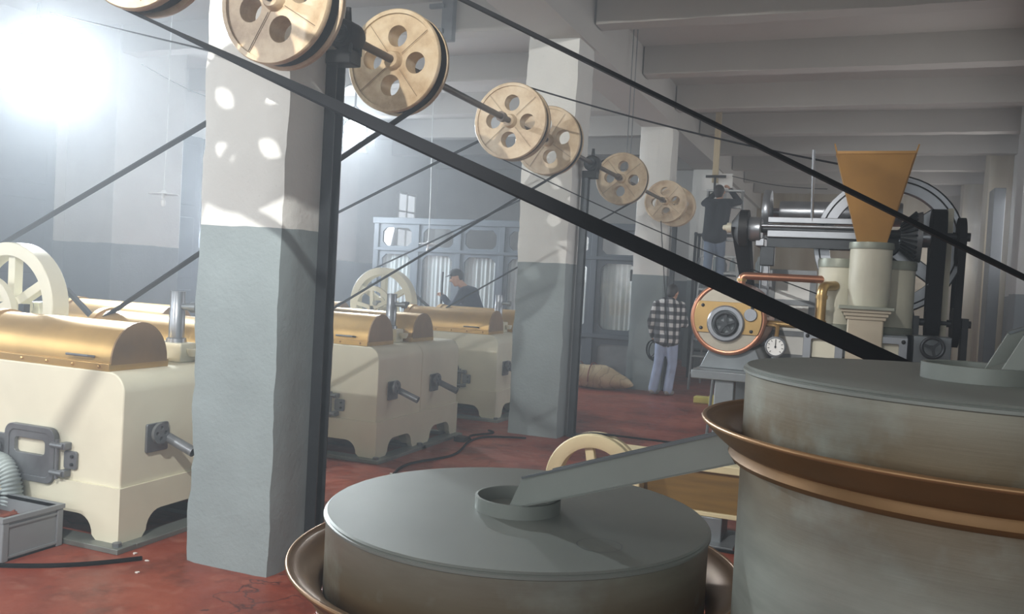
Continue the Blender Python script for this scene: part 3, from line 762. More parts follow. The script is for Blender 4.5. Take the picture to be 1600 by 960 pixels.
# ================================================================== GREY DRUMS IN THE FOREGROUND
def drum(cx, cy, R, zl, label, mat):
    g = tag(empty('mixing_drum', (cx, cy, 0)), label, 'drum', 'grey drums with copper-brown bowls')
    zr = zl - .272 * R
    rb = R * 1.17
    MB().lathe([(0, .02), (R * .99, .02), (R * .99, zl - .02 * R), (0, zl - .02 * R)], (cx, cy, 0), n=128).build('shell', mat, g, smooth=30)
    MB().lathe([(0, zl - .035 * R), (R * .995, zl - .035 * R), (R * 1.002, zl - .03 * R), (R * 1.002, zl - .018 * R), (R * .992, zl - .012 * R), (R * .995, zl - .008 * R), (R * .985, zl), (0, zl)], (cx, cy, 0), n=128).build('lid', 'lid', g, smooth=25)
    hr = .226 * R
    MB().lathe([(hr - .008, zl), (hr - .008, zl + .068 * R), (hr - .006, zl + .072 * R), (hr, zl + .07 * R), (hr, zl), (hr + .012, zl - .001), (hr + .012, zl - .004), (hr - .008, zl - .004)], (cx, cy, 0), n=64, close=True).build('filler_collar', 'lid', g, smooth=35)
    zb = zr - .155 * R
    prof = [(R * 1.0, zb - .01), (R * 1.035, zb - .012 * R), (R * 1.05, zb + .01 * R), (R * 1.04, zb + .04 * R)]
    n = 10
    for k in range(n + 1):
        t = k / n; prof.append((R * 1.04 + (rb - R * 1.04) * (t ** .75), zb + .05 * R + (zr - zb - .05 * R) * t))
    prof += [(rb + .004, zr + .004), (rb - .004, zr + .010), (rb - .03 * R, zr + .004)]
    for k in range(n + 1):
        t = k / n; prof.append((rb - .03 * R - (rb - .03 * R - R * 1.015) * t ** .8, zr + .004 - (zr - zb - .06 * R) * t ** 1.4))
    prof += [(R * 1.0, zb + .05 * R)]
    MB().lathe(prof, (cx, cy, 0), n=128, close=True).build('bowl', 'bowl', g, smooth=50)
    MB().lathe([(rb + .0055 * math.cos(t), zr + .007 + .0055 * math.sin(t)) for t in [2 * PI * k / 8 for k in range(8)]], (cx, cy, 0), n=128, close=True).build('bowl_edge', 'bowl_edge', g, smooth=60)
    MB().lathe([(R * .99, 0), (R * 1.04, 0), (R * 1.04, .1), (R * 1.0, .22), (R * .99, .22)], (cx, cy, 0), n=96, close=True).build('foot_ring', 'black', g)
    MB().lathe([(.105 * R - .001, zl + .0005), (.105 * R + .001, zl + .0005)], (cx + .62 * R * .9, cy - .62 * R * .62, 0), n=40).build('scratch_mark', 'steel', g, smooth=0)
    return g
D1, D2, D3 = (-.824, 2.21, .52, 1.024), (.2415, 2.0, .46, 1.497), (1.30, 1.98, .46, 1.95)
M['drum_low'] = mat_drum('drum_paint_low', D1[3] - .16)
M['drum_high'] = mat_drum('drum_paint_high', D2[3] - .15)
M['drum_top'] = mat_drum('drum_paint_top', D3[3] - .15)
drum(*D1, 'low round grey drum in the centre foreground with a whole lid in view', 'drum_low')
drum(*D2, 'tall round grey drum at the right edge with a copper-brown bowl round it', 'drum_high')
drum(*D3, 'highest round grey drum outside the right edge', 'drum_top')
def chute(p, q, wdt, hgt, label):
    """open trough from p (low) to q (high)"""
    p, q = Vector(p), Vector(q); d = (q - p).normalized(); s = d.cross(EZ).normalized(); n = s.cross(d)
    g = tag(empty('chute', p), label, 'chute', 'grey troughs between the drums')
    MB().bar(p, q, wdt, .008, n).build('bottom', 'lid', g)
    for k in (-1, 1):
        a = s * k * wdt / 2 + n * hgt / 2
        cut = MB(); L = (q - p).length
        poly = [(0, -hgt / 2), (L, -hgt / 2), (L, hgt / 2), (.07, hgt / 2)]
        cut.prism(poly, p + a - s * .004, d, n, s * .008).build('side', 'lid', g, smooth=0)
        MB().bar(p + a + n * hgt / 2 + d * .07, q + a + n * hgt / 2, .018, .006, n).build('lip', 'steel', g)
    return g
chute((-.80, 2.20, 1.045), (-.208, 2.053, 1.27), .15, .07, 'grey trough sloping from the tall drum into the low drum')
chute((.265, 1.985, 1.515), (.80, 2.02, 1.745), .13, .06, 'grey trough entering the collar of the tall drum, cut by the right edge')

# ================================================================== WHEEL AND BED BEHIND THE LOW DRUM
fw = tag(empty('bed_machine', (-1.2, 5.7, 0)), 'low cream machine bed with a cream belt wheel, behind the low drum', 'machine')
wc = Vector((-1.545, 5.58, .335))
f = MB().lathe([(.235, -.06), (.262, -.075), (.318, -.075), (.325, -.068), (.325, -.02), (.315, -.015), (.315, .015), (.325, .02), (.325, .068), (.318, .075), (.262, .075), (.235, .06)], wc, (0, 1, 0), 56, close=True).build('belt_wheel', 'cream_old', fw, smooth=40)
for k in range(5):
    t = .5 + k * 2 * PI / 5; d = Vector((math.cos(t), 0, math.sin(t))); MB().bar(wc + d * .04, wc + d * .25, .06, .05, EY).build('spoke', 'cream_old', f, bevel=.006)
MB().lathe([(.0, -.09), (.05, -.09), (.06, -.06), (.06, .06), (.05, .09), (0, .09)], wc, (0, 1, 0), 20).build('wheel_hub', 'cream_old', f)
MB().cyl(wc + EY * .05, wc + EY * .42, .025, n=12).build('axle', 'steel', f)
MB().box(-1.46, .15, 5.70, 6.05, .47, .525).build('top_rail', 'cream_old', fw, bevel=.008)
MB().box(-1.42, .12, 5.74, 6.02, .20, .47).build('bed_side', 'wood', fw, bevel=.004)
MB().box(-1.44, .13, 5.72, 6.03, .175, .205).build('lower_rail', 'cream_old', fw, bevel=.005)
for x in (-1.25, -.80, -.02): MB().box(x - .09, x + .09, 5.72, 6.03, 0, .175).build('foot', 'steel', fw, bevel=.006)
MB().box(-.98, -.62, 5.62, 6.05, 0, .02).build('foot_plate', 'steel', fw, bevel=.003)
belt('drive_belt', wc, .318, (.45, 5.58, .335), .318, .035, .008, 'flat black belt low behind the drums, running off the cream floor wheel', group='belts near the floor')
dw = tag(empty('floor_pulley', (.45, 5.58, 0)), 'grey floor pulley behind the tall drum', 'pulley')
MB().lathe([(.03, -.06), (.317, -.06), (.317, .06), (.03, .06)], (.45, 5.58, .335), (0, 1, 0), 40, close=True).build('rim', 'steel', dw)
MB().box(.35, .55, 5.66, 5.9, 0, .36).build('pedestal', 'steel', dw, bevel=.01)
MB().cyl((.45, 5.5, .335), (.45, 5.8, .335), .029, n=12).build('axle', 'dark_iron', dw)

# ================================================================== COPPER DRUM UNIT
cu = tag(empty('copper_boiler', (-.80, 6.6, 0)), 'copper boiler drum with brass front band and handwheel on a grey table', 'boiler')
tb = MB().box(-1.02, -.46, 6.02, 7.05, 1.045, 1.105).build('table_top', 'steel', cu, bevel=.006)
for x, yy in ((-.86, 6.12), (-.52, 6.12), (-.86, 6.93), (-.52, 6.93)): MB().box(x - .0, x + .13, yy - .06, yy + .06, 0, 1.045).build('leg', 'steel', cu, bevel=.006)
MB().cyl((-1.0, 6.98, 1.05), (-1.06, 7.02, 0), .012, n=8).build('brace_rod', 'steel', cu)
BC = Vector((-.815, 6.2, 1.467)); BR = .262
MB().prism([(-1.0, 1.105), (-.55, 1.105), (-.62, 1.26), (-.93, 1.26)], (0, 6.24, 0), EX, EZ, (0, .6, 0)).build('cradle', 'steel', cu, bevel=.005)
shell = MB().lathe([(0, .0), (BR, .0), (BR, .62), (.2, .66), (0, .67)], BC, (0, 1, 0), 64).build('shell', 'copper', cu, smooth=35)
MB().lathe([(BR - .02 + .02 * math.cos(t), .018 * math.sin(t)) for t in [2 * PI * k / 10 for k in range(10)]], BC, (0, 1, 0), 64, close=True).build('front_ring', 'copper', shell)
MB().lathe([(0, -.012), (BR - .028, -.012), (BR - .028, .004), (0, .004)], BC, (0, 1, 0), 64).build('front_plate', 'plate', shell)
band = []
rb_ = BR - .030
for sgn, zz in ((1, None),):
    t0, t1 = math.asin(-.105 / rb_), math.asin(.115 / rb_)
    band = [(rb_ * math.cos(t0 + (t1 - t0) * k / 10), rb_ * math.sin(t0 + (t1 - t0) * k / 10)) for k in range(11)]
    band += [(-a, b) for a, b in reversed(band)]
bd = MB().prism(band, BC + Vector((0, -.028, 0)), EX, EZ, (0, .016, 0)).build('brass_band', 'brass', shell, smooth=30, bevel=.002)
for x, z in ((-.175, .085), (.165, .085), (-.18, -.075), (.165, -.08)): MB().ball(BC + Vector((x, -.03, z)), .013, 10).build('bolt', 'dark_iron', shell)
cc = BC + Vector((-.01, -.03, -.035))
MB().lathe([(.095, -.03), (.118, -.03), (.128, -.018), (.128, .03), (.095, .03)], cc, (0, 1, 0), 48, close=True).build('collar', 'silver', shell)
MB().lathe([(0, -.005), (.096, -.005), (.096, .02), (0, .02)], cc, (0, 1, 0), 40).build('collar_plate', 'steel', shell)
handwheel(MB(), cc + Vector((.004, -.05, -.002)), .086, (0, 1, 0), 5, .14, .2).cyl(cc + Vector((0, -.06, 0)), cc, .016, n=10).build('handwheel', 'dark_iron', shell)
MB().lathe([(0, -.02), (.042, -.02), (.046, -.01), (.046, .02), (0, .02)], BC + Vector((.155, -.03, .035)), (0, 1, 0), 28).build('cap', 'silver', shell)
def pipe(name, pts, r, mat, parent, n=14):
    # rounded corners
    P = [Vector(p) for p in pts]; path = [P[0]]
    for a, b, c in zip(P, P[1:], P[2:]):
        k = min(r * 1.8, (b - a).length * .45, (c - b).length * .45); s, e = b + (a - b).normalized() * k, b + (c - b).normalized() * k
        for i in range(7): t = i / 6; path.append(s * (1 - t) ** 2 + b * 2 * t * (1 - t) + e * t * t)
    path.append(P[-1]); return MB().tube(path, r, n).build(name, mat, parent, smooth=60)
pipe('steam_pipe', [(-.755, 6.34, 1.71), (-.755, 6.34, 1.775), (-.16, 6.42, 1.775)], .027, 'copper', cu)
for p in ((-.755, 6.34, 1.735),): MB().lathe([(.026, 0), (.034, 0), (.034, .02), (.026, .02)], p, (0, 0, 1), 18, close=True).build('pipe_collar', 'brass', cu)
pipe('return_pipe', [(-.58, 6.30, 1.45), (-.235, 6.17, 1.45)], .022, 'brass', cu)
pipe('riser_pipe', [(-.205, 6.165, 1.28), (-.205, 6.165, 1.725), (-.13, 6.34, 1.735)], .033, 'brass', cu)
for z in (1.64, 1.47): MB().lathe([(.033, 0), (.039, 0), (.039, .025), (.033, .025)], (-.205, 6.165, z), (0, 0, 1), 18, close=True).build('pipe_collar', 'brass', cu)
gz = Vector((-.478, 6.12, 1.298))
ga = MB().lathe([(0, .04), (.055, .04), (.07, .02), (.07, -.012), (.062, -.016), (.058, -.006), (0, -.006)], gz, (0, 1, 0), 36).build('gauge', 'silver', cu)
MB().lathe([(0, -.009), (.057, -.009), (.057, -.004), (0, -.004)], gz, (0, 1, 0), 36).build('dial', 'white', ga)
for k in range(9):
    t = PI * 1.25 - k * PI * 1.5 / 8; d = Vector((math.cos(t), 0, math.sin(t)))
    MB().bar(gz - EY * .011 + d * .04, gz - EY * .011 + d * .052, .004, .003, EY).build('tick', 'black', ga, smooth=0)
MB().bar(gz - EY * .012 - EZ * .01, gz - EY * .012 + EZ * .045, .005, .003, EY).build('needle', 'black', ga, smooth=0)
MB().cyl(gz - EY * .014, gz - EY * .006, .007, n=10).build('needle_boss', 'black', ga)
pipe('gauge_pipe', [(-.60, 6.26, 1.44), (-.478, 6.20, 1.44), (-.478, 6.15, 1.36)], .014, 'brass', cu)
MB().box(-.50, -.455, 6.12, 6.17, 1.105, 1.235).build('gauge_stand', 'steel', cu)

# ================================================================== BIG REFINING MACHINE WITH HOPPER
rf = tag(empty('refining_machine', (.15, 6.6, 0)), 'refining machine with ochre hopper, ivory cylinders and silver flywheel', 'machine')
MB().box(-.30, .33, 6.12, 7.15, 0, 1.26).build('base', 'tan', rf, bevel=.01)
for xa, xb in ((-.30, -.05), (.10, .335)):
    fr = MB().plate([(xa, 1.20), (xb, 1.20), (xb, 1.42), (xa, 1.42)], [rrect(xa + .05, xb - .05, 1.22, 1.375, .012)], (0, 6.08, 0), EX, EZ, (0, .05, 0)).build('front_panel', 'silver', rf, smooth=0, bevel=.003)
    MB().box(xa + .04, xb - .04, 6.12, 6.13, 1.20, 1.38).build('panel_inlay', 'jar', fr, smooth=0)
    for x in (xa + .025, xb - .025): MB().ball((x, 6.075, 1.392), .014, 10).build('bolt', 'black', fr)
MB().box(-.30, .335, 6.13, 6.75, 1.26, 1.43).build('upper_base', 'steel', rf, bevel=.006)
def jar(name, x, yy, r, z0, z1):
    j = MB().lathe([(0, z0), (r, z0), (r * 1.005, (z0 + z1) / 2), (r, z1), (0, z1)], (x, yy, 0), n=44).build(name, 'jar', rf, smooth=40)
    MB().lathe([(r * .9, z1 - .03), (r * 1.05, z1 - .03), (r * 1.06, z1 + .012), (r * 1.03, z1 + .03), (r * .9, z1 + .03)], (x, yy, 0), n=44, close=True).build('jar_rim', 'jar_rim', j)
    MB().lathe([(r * .95, z0), (r * 1.04, z0), (r * 1.04, z0 + .04), (r * .95, z0 + .05)], (x, yy, 0), n=44, close=True).build('jar_foot', 'jar_rim', j)
jar('rear_cylinder', -.105, 6.49, .142, 1.43, 1.895)
jar('rear_cylinder', .235, 6.49, .142, 1.43, 1.895)
fj = MB().lathe([(0, 1.60), (.120, 1.60), (.128, 1.63), (.131, 1.8), (.131, 2.0), (0, 2.0)], (.085, 6.2, 0), n=44).build('front_cylinder', 'jar', rf, smooth=40)
MB().lathe([(.11, 1.985), (.139, 1.985), (.141, 2.0), (.139, 2.028), (.11, 2.03)], (.085, 6.2, 0), n=44, close=True).build('jar_rim', 'jar_rim', fj)
pd = MB().box(-.035, .185, 6.06, 6.33, 1.2, 1.535).build('pedestal', 'tan', rf, bevel=.01)
for k, (e, z) in enumerate(((.012, 1.52), (.026, 1.543), (.04, 1.566), (.058, 1.586))): MB().box(-.035 - e, .185 + e, 6.06 - e, 6.33 + e, z, z + .022).build('moulding', 'tan' if k < 3 else 'jar_rim', pd, bevel=.003)
# hopper
hx, hy = .085, 6.2; zb, zt = 2.0, 2.595
A = [(-.078, -.078), (.078, -.078), (.078, .078), (-.078, .078)]; B = [(-.245, -.20), (.215, -.20), (.215, .20), (-.245, .20)]
hop = MB().add([(hx + a, hy + b, zb) for a, b in A] + [(hx + a, hy + b, zt) for a, b in B], [(0, 1, 5, 4), (2, 3, 7, 6)]).build('hopper', 'hopper', rf, smooth=0, fix=False)
sol = hop.modifiers.new('thick', 'SOLIDIFY'); sol.thickness = .008; sol.offset = 0
for i, j, sx in ((3, 0, -1), (1, 2, 1)):
    a, b = A[i], A[j]; c, d = B[j], B[i]
    e = .02 * sx
    o = MB().add([(hx + a[0], hy + a[1], zb), (hx + b[0], hy + b[1], zb), (hx + c[0] + e, hy + c[1] - .02, zt + .055), (hx + (c[0] + d[0]) / 2, hy, zt - .01), (hx + d[0] + e, hy + d[1] + .02, zt + .055)], [(0, 1, 2, 3), (0, 3, 4)]).build('hopper_side', 'hopper', rf, smooth=0, fix=False)
    so = o.modifiers.new('thick', 'SOLIDIFY'); so.thickness = .009; so.offset = 0
MB().bar((hx + B[0][0], hy - .2, zt), (hx + B[1][0], hy - .2, zt), .018, .018).build('hopper_lip', 'hopper', rf)
# flywheel
fc = Vector((.19, 6.745, 2.05))
fl = MB().lathe([(.385, -.06), (.45, -.06), (.455, -.05), (.46, -.06), (.488, -.06), (.492, -.05), (.492, .05), (.485, .06), (.385, .06)], fc, (0, 1, 0), 80, close=True).build('flywheel', 'silver', rf, smooth=30)
MB().lathe([(.449, -.0615), (.456, -.0615), (.456, -.055), (.449, -.055)], fc, (0, 1, 0), 80, close=True).build('flywheel_groove', 'black', fl)
for k in range(5):
    t = .63 + k * 2 * PI / 5; d = Vector((math.cos(t), 0, math.sin(t))); MB().bar(fc + d * .05, fc + d * .40, .10, .06, EY).build('spoke', 'silver', fl, bevel=.008)
MB().lathe([(0, -.09), (.08, -.09), (.09, -.05), (.09, .05), (.08, .09), (0, .09)], fc, (0, 1, 0), 28).build('wheel_hub', 'dark_iron', fl)
MB().cyl(fc, fc + EY * .42, .035, n=14).build('axle', 'dark_iron', fl)
for yy in (6.88, 7.08): MB().prism([(-.1, 1.2), (.48, 1.2), (.3, 2.12), (.08, 2.12)], (0, yy, 0), EX, EZ, (0, .05, 0)).build('wheel_bearing', 'dark_iron', rf, bevel=.008)
# roller behind the wheel and frame in front
MB().lathe([(0, 0), (.035, 0), (.035, .06), (.088, .06), (.092, .075), (.092, .95), (.088, .96), (0, .96)], (-.66, 7.26, 2.315), (1, 0, 0), 36).build('roller', 'silver', rf)
MB().lathe([(0, 0), (.17, 0), (.175, .01), (.175, .045), (.17, .055), (0, .055)], (-.70, 7.02, 2.29), (1, 0, 0), 40).build('end_flange', 'silver', rf)
yf = 6.56
for z, hgt in ((2.195, .042), (2.095, .05)): MB().box(-.62, .05, yf - .03, yf + .03, z - hgt / 2, z + hgt / 2).build('frame_bar', 'silver', rf, bevel=.004)
MB().cyl((-.66, yf - .035, 2.15), (.05, yf - .035, 2.15), .013, n=12).build('guide_rod', 'silver', rf)
MB().box(-.62, .05, yf, yf + .04, 2.0, 2.08).build('frame_web', 'dark_iron', rf)
MB().lathe([(0, 0), (.083, 0), (.09, .012), (.09, .085), (.08, .095), (0, .095)], (-.755, yf, 2.125), (1, 0, 0), 36).build('bearing_disc', 'silver', rf)
MB().lathe([(0, 0), (.05, 0), (.135, .06), (.135, .12), (.06, .13), (0, .13)], (-.875, yf, 2.13), (1, 0, 0), 20).build('belt_pulley', 'black', rf)
MB().lathe([(0, 0), (.018, .005), (.022, .03), (.036, .035), (.036, .085), (0, .085)], (-.945, yf, 2.13), (1, 0, 0), 16).build('nose', 'jar', rf)
MB().box(-.70, -.635, 7.02, 7.10, 1.2, 2.05).build('frame_leg', 'silver', rf, bevel=.006)
MB().box(-.70, -.635, yf - .03, 7.10, 2.0, 2.06).build('frame_arm', 'silver', rf, bevel=.006)
MB().box(-.66, -.56, yf - .03, yf + .05, 1.86, 2.0).build('leg_bracket', 'dark_iron', rf, bevel=.006)
MB().box(-.72, -.28, 7.0, 7.12, 1.20, 1.27).build('frame_foot', 'steel', rf, bevel=.006)
sd = MB().add([(-.87, yf - .10, 2.13), (-.75, yf - .10, 2.13), (-.70, 7.10, 1.27), (-.75, 7.10, 1.27), (-.87, yf + .13, 2.13), (-.75, yf + .13, 2.13), (-.70, 7.17, 1.27), (-.75, 7.17, 1.27)], [(0, 1, 2, 3), (5, 4, 7, 6), (0, 3, 7, 4), (1, 5, 6, 2)]).build('side_belt', 'belt', rf, smooth=0)
# window-like back frame
bf = MB()
for x in (-.60, -.30): bf.box(x - .022, x + .022, 6.98, 7.02, 1.15, 1.85)
for z in (1.18, 1.36, 1.60, 1.83): bf.box(-.60, -.30, 6.985, 7.015, z - .02, z + .02)
bf.build('back_frame', 'iron', rf)
for za, zz in ((1.20, 1.34), (1.38, 1.58), (1.62, 1.81)): MB().box(-.58, -.32, 6.995, 7.005, za, zz).build('back_panel', 'white', rf, smooth=0)
# bevel gear, hub and black pulleys on the cross shaft
gx = .27
MB().lathe([(0, 0), (.075, 0), (.165, .095), (.175, .13), (0, .13)], (gx, yf, 2.10), (1, 0, 0), 48).build('bevel_gear', 'iron', rf, smooth=25)
for k in range(26):
    t = 2 * PI * k / 26; d = Vector((0, math.cos(t), math.sin(t))); c = Vector((gx, yf, 2.10))
    MB().bar(c + d * .085 + EX * .002, c + d * .172 + EX * .094, .014, .022, d).build('gear_tooth', 'dark_iron', rf, smooth=0)
MB().lathe([(0, 0), (.07, 0), (.07, .06), (0, .06)], (gx + .13, yf, 2.10), (1, 0, 0), 28).build('gear_hub', 'silver', rf)
MB().cyl((-.66, yf, 2.13), (.70, yf, 2.11), .03, n=14).build('cross_shaft', 'dark_iron', rf)
def xbelt(name, x0, x1, zc, r, zl, rl_, y=yf):
    m = MB(); pts = []
    for k in range(25): t = PI * k / 24; pts.append((y + r * math.cos(t), zc + r * math.sin(t)))
    for k in range(25): t = PI + PI * k / 24; pts.append((y + rl_ * math.cos(t), zl + rl_ * math.sin(t)))
    n = len(pts)
    inn = []
    for k in range(25): t = PI * k / 24; inn.append((y + (r - .012) * math.cos(t), zc + (r - .012) * math.sin(t)))
    for k in range(25): t = PI + PI * k / 24; inn.append((y + (rl_ - .012) * math.cos(t), zl + (rl_ - .012) * math.sin(t)))
    for x in (x0, x1):
        m.v += [Vector((x, a, b)) for a, b in pts] + [Vector((x, a, b)) for a, b in inn]
    for k in range(n):
        q = (k + 1) % n
        m.f += [(k, q, 2 * n + q, 2 * n + k), (n + k, 3 * n + k, 3 * n + q, n + q), (k, n + k, n + q, q), (2 * n + k, 2 * n + q, 3 * n + q, 3 * n + k)]
    m.build(name, 'belt', rf, smooth=40)
    MB().lathe([(0, 0), (r - .013, 0), (r - .013, x1 - x0), (0, x1 - x0)], (x0, y, zc), (1, 0, 0), 40).build('drive_pulley', 'black', rf)
    MB().lathe([(0, 0), (rl_ - .013, 0), (rl_ - .013, x1 - x0), (0, x1 - x0)], (x0, y, zl), (1, 0, 0), 30).build('drive_pulley', 'black', rf)
xbelt('side_belt', .455, .545, 2.11, .185, 1.52, .10)
xbelt('side_belt', .62, .665, 2.07, .17, 1.50, .14)
MB().box(.555, .59, yf - .02, yf + .05, 1.4, 2.3).build('belt_guard_post', 'jar', rf)
MB().cyl((.38, yf, 1.52), (.74, yf, 1.52), .025, n=12).build('lower_shaft', 'dark_iron', rf)
for x in (.40, .70): MB().box(x - .02, x + .02, yf - .06, yf + .06, 0, 1.56).build('shaft_stand', 'dark_iron', rf)
gb = MB().box(.375, .60, 6.22, 6.42, .2, 1.435).build('valve_box', 'steel', rf, bevel=.006)
MB().box(.355, .62, 6.2, 6.44, 0, .2).build('valve_box_foot', 'steel', gb, bevel=.006)
handwheel(MB(), (.487, 6.165, 1.365), .076, (0, 1, 0), 3, .15, .2).cyl((.487, 6.15, 1.365), (.487, 6.23, 1.365), .014, n=10).build('valve_wheel', 'dark_iron', gb)
MB().cyl((-.315, 6.54, 2.19), (-.335, 6.54, 2.70), .011, n=8).build('feed_rod', 'silver', rf)


# ================================================================== PEOPLE
def V(*a): return Vector(a)
def hand(mb, wrist, direc, palm_n, curl=.6, s=1.):
    """palm and five bent fingers from the wrist along direc; palm_n = direction the palm faces"""
    d = Vector(direc).normalized(); n = Vector(palm_n); n = (n - d * n.dot(d)).normalized(); side = d.cross(n)
    c = Vector(wrist)
    for k in (-1.5, -.5, .5, 1.5): mb.capsule(c + side * k * .012 * s, c + d * .085 * s + side * k * .018 * s, .015 * s, .011 * s, 8)
    for k, L in ((-1.5, .062), (-.5, .078), (.5, .083), (1.5, .074)):
        p = c + d * .085 * s + side * k * .019 * s; dd = d
        for j, f in enumerate((.45, .32, .23)):
            a = curl * (j + .6) * .7; dd = (d * math.cos(a) + n * math.sin(a)); q = p + dd * L * f * s
            mb.capsule(p, q, .0092 * s, .0084 * s, 8); p = q
    p = c + d * .025 * s + side * .026 * s
    q = p + (d * .6 + side * .7 + n * .3).normalized() * .045 * s; mb.capsule(p, q, .0125 * s, .010 * s, 8)
    mb.capsule(q, q + (d * .8 + side * .2 + n * .5).normalized() * .032 * s, .010 * s, .0085 * s, 8)
def remesh(o, vox, it=3):
    r = o.modifiers.new('skin', 'REMESH'); r.mode = 'VOXEL'; r.voxel_size = vox; r.use_smooth_shade = True
    s = o.modifiers.new('smooth', 'SMOOTH'); s.factor = .5; s.iterations = it
def person(loc, J, fwd, label, top, legs, cap=False, hood=False, face=True):
    """J: joints in metres from loc"""
    L = Vector(loc); P = {k: L + Vector(v) for k, v in J.items() if isinstance(v, tuple)}
    fwd = Vector(fwd).normalized(); side = fwd.cross(EZ).normalized()    # side = the person's right
    spine = (P['neck'] - P['pelvis']).normalized()
    hd, hu = P['head'], Vector(J.get('hup', (0, 0, 1))).normalized(); hf = (fwd - hu * fwd.dot(hu)).normalized(); hf = Vector(J['look']).normalized() if 'look' in J else hf
    hu = (hu - hf * hu.dot(hf)).normalized()
    def limbs(mb, parts, e):
        if 'torso' in parts:
            ch = P['neck'] - spine * .13
            for s in (-1, 1):
                mb.capsule(P['pelvis'] + side * s * .075, ch + side * s * .085, .112 + e, .118 + e)
                mb.capsule(P['neck'] - spine * .045, P['sh' + 'LR'[s > 0]], .055 + e, .058 + e)
        if 'arms' in parts:
            for k in 'LR':
                mb.capsule(P['sh' + k], P['el' + k], .052 + e, .041 + e); mb.capsule(P['el' + k], P['wr' + k], .042 + e, .029 + e)
        if 'legs' in parts:
            for k, s in (('L', -1), ('R', 1)):
                hip = P['pelvis'] + side * s * .085 - spine * .02
                mb.capsule(hip, P['kn' + k], .085 + e, .058 + e); mb.capsule(P['kn' + k], P['an' + k], .056 + e, .04 + e * 1.7)
    b = MB(); limbs(b, ('torso', 'arms', 'legs'), 0)
    b.capsule(P['neck'] - spine * .05, hd - hu * .05, .055, .05)
    b.ball(hd + hu * .02 - hf * .012, .098, 18, (.86, 1.0, 1.05)); b.capsule(hd - hu * .02 + hf * .03, hd - hu * .085 + hf * .045, .066, .042)
    b.capsule(hd + hf * .085 + hu * .012, hd + hf * .105 - hu * .022, .010, .015, 8)           # nose
    hs = hf.cross(hu)
    for s in (-1, 1):
        b.capsule(hd + hs * s * .083 + hu * .015, hd + hs * s * .086 - hu * .02, .014, .011, 8)   # ears
    for k in 'LR':
        d = (P['wr' + k] - P['el' + k]).normalized()
        hand(b, P['wr' + k], J.get('hd' + k, d), J.get('pn' + k, fwd), J.get('curl' + k, .6))
        b.capsule(P['an' + k] - EZ * .03, P['an' + k] + fwd * .13 - EZ * .055, .035, .03)
    o = b.build('person', 'skin', smooth=60); remesh(o, .0105)
    tag(o, label, 'person')
    t = MB(); limbs(t, ('torso', 'arms'), .018)
    t.capsule(P['pelvis'] - spine * .07 + side * .075, P['pelvis'] - spine * .07 - side * .075, .138)
    if hood: t.capsule(P['neck'] - fwd * .05 + side * .06, P['neck'] - fwd * .05 - side * .06, .07); 
    t = t.build('jacket', top, o, smooth=60); remesh(t, .018, 5)
    g = MB(); limbs(g, ('legs',), .020); g.capsule(P['pelvis'] - spine * .06 + side * .05, P['pelvis'] - spine * .06 - side * .05, .112)
    g = g.build('trousers', legs, o, smooth=60); remesh(g, .018, 5)
    for k in 'LR':
        sh = MB(); sh.capsule(P['an' + k] - EZ * .03 - fwd * .03, P['an' + k] + fwd * .15 - EZ * .05, .046, .042); sh = sh.build('shoe', 'shoe', o, smooth=60); remesh(sh, .012)
    if cap:
        c = MB(); c.ball(hd + hu * .05 - hf * .012, .104, 18, (.92, 1.02, .72)); c = c.build('cap', 'dark_jacket', o, smooth=60)
        MB().prism([(.07 * math.cos(a), .075 * math.sin(a)) for a in [PI * k / 10 for k in range(11)]], hd + hu * .055 + hf * .07, hs, hf, hu * .010).build('cap_peak', 'dark_jacket', o, smooth=30)
        hr = MB().ball(hd + hu * .015 - hf * .03, .095, 16, (.9, .95, .9)).build('hair', 'hair', o, smooth=60)
    else:
        hr = MB().ball(hd + hu * .035 - hf * .028, .101, 18, (.92, 1.0, 1.0)); hr.capsule(hd - hf * .05 - hu * .03, hd - hf * .05 + hu * .02, .07); hr = hr.build('hair', 'hair', o, smooth=60); remesh(hr, .012, 2)
    for s in (-1, 1): MB().ball(hd + hf * .083 + hs * s * .032 + hu * .018, .011, 8).build('eye', 'black', o, smooth=60)
    MB().bar(hd + hf * .088 - hu * .052 - hs * .02, hd + hf * .088 - hu * .052 + hs * .02, .008, .006).build('mouth', 'rust', o)
    return o
# man in the plaid shirt, back to the camera
person((-2.66, 13.35, 0), dict(head=(.03, .10, 1.59), hup=(0, .25, 1), look=(.35, 1, -.45), neck=(0, .02, 1.46), pelvis=(0, -.02, .95),
    shL=(-.185, .0, 1.40), elL=(-.27, -.02, 1.13), wrL=(-.25, .10, .90), shR=(.185, .02, 1.40), elR=(.25, .06, 1.12), wrR=(.16, .26, 1.10),
    knL=(-.11, .0, .50), anL=(-.17, -.04, .085), knR=(.10, .01, .50), anR=(.06, -.02, .085), pnL=(1, 0, 0), curlL=1.1, pnR=(-1, 0, 0), curlR=.9), (.25, 1, 0),
    'man in black and white plaid shirt and pale jeans, seen from behind', 'plaid', 'jeans', hood=True)
cl = MB()
for k in range(6):
    r = .10 + .012 * (k % 3); c = V(-2.915 + .012 * k, 13.40 + .012 * (k % 4), .70 - .006 * k)
    cl.tube([c + V(r * .55 * math.cos(t), r * .8 * math.cos(t), r * 1.25 * math.sin(t)) for t in [2 * PI * j / 28 + k for j in range(29)]], .008, 6)
tag(cl.build('cable_coil', 'cable', smooth=60), 'black cable coil hanging from the plaid man\'s hand', 'cable')
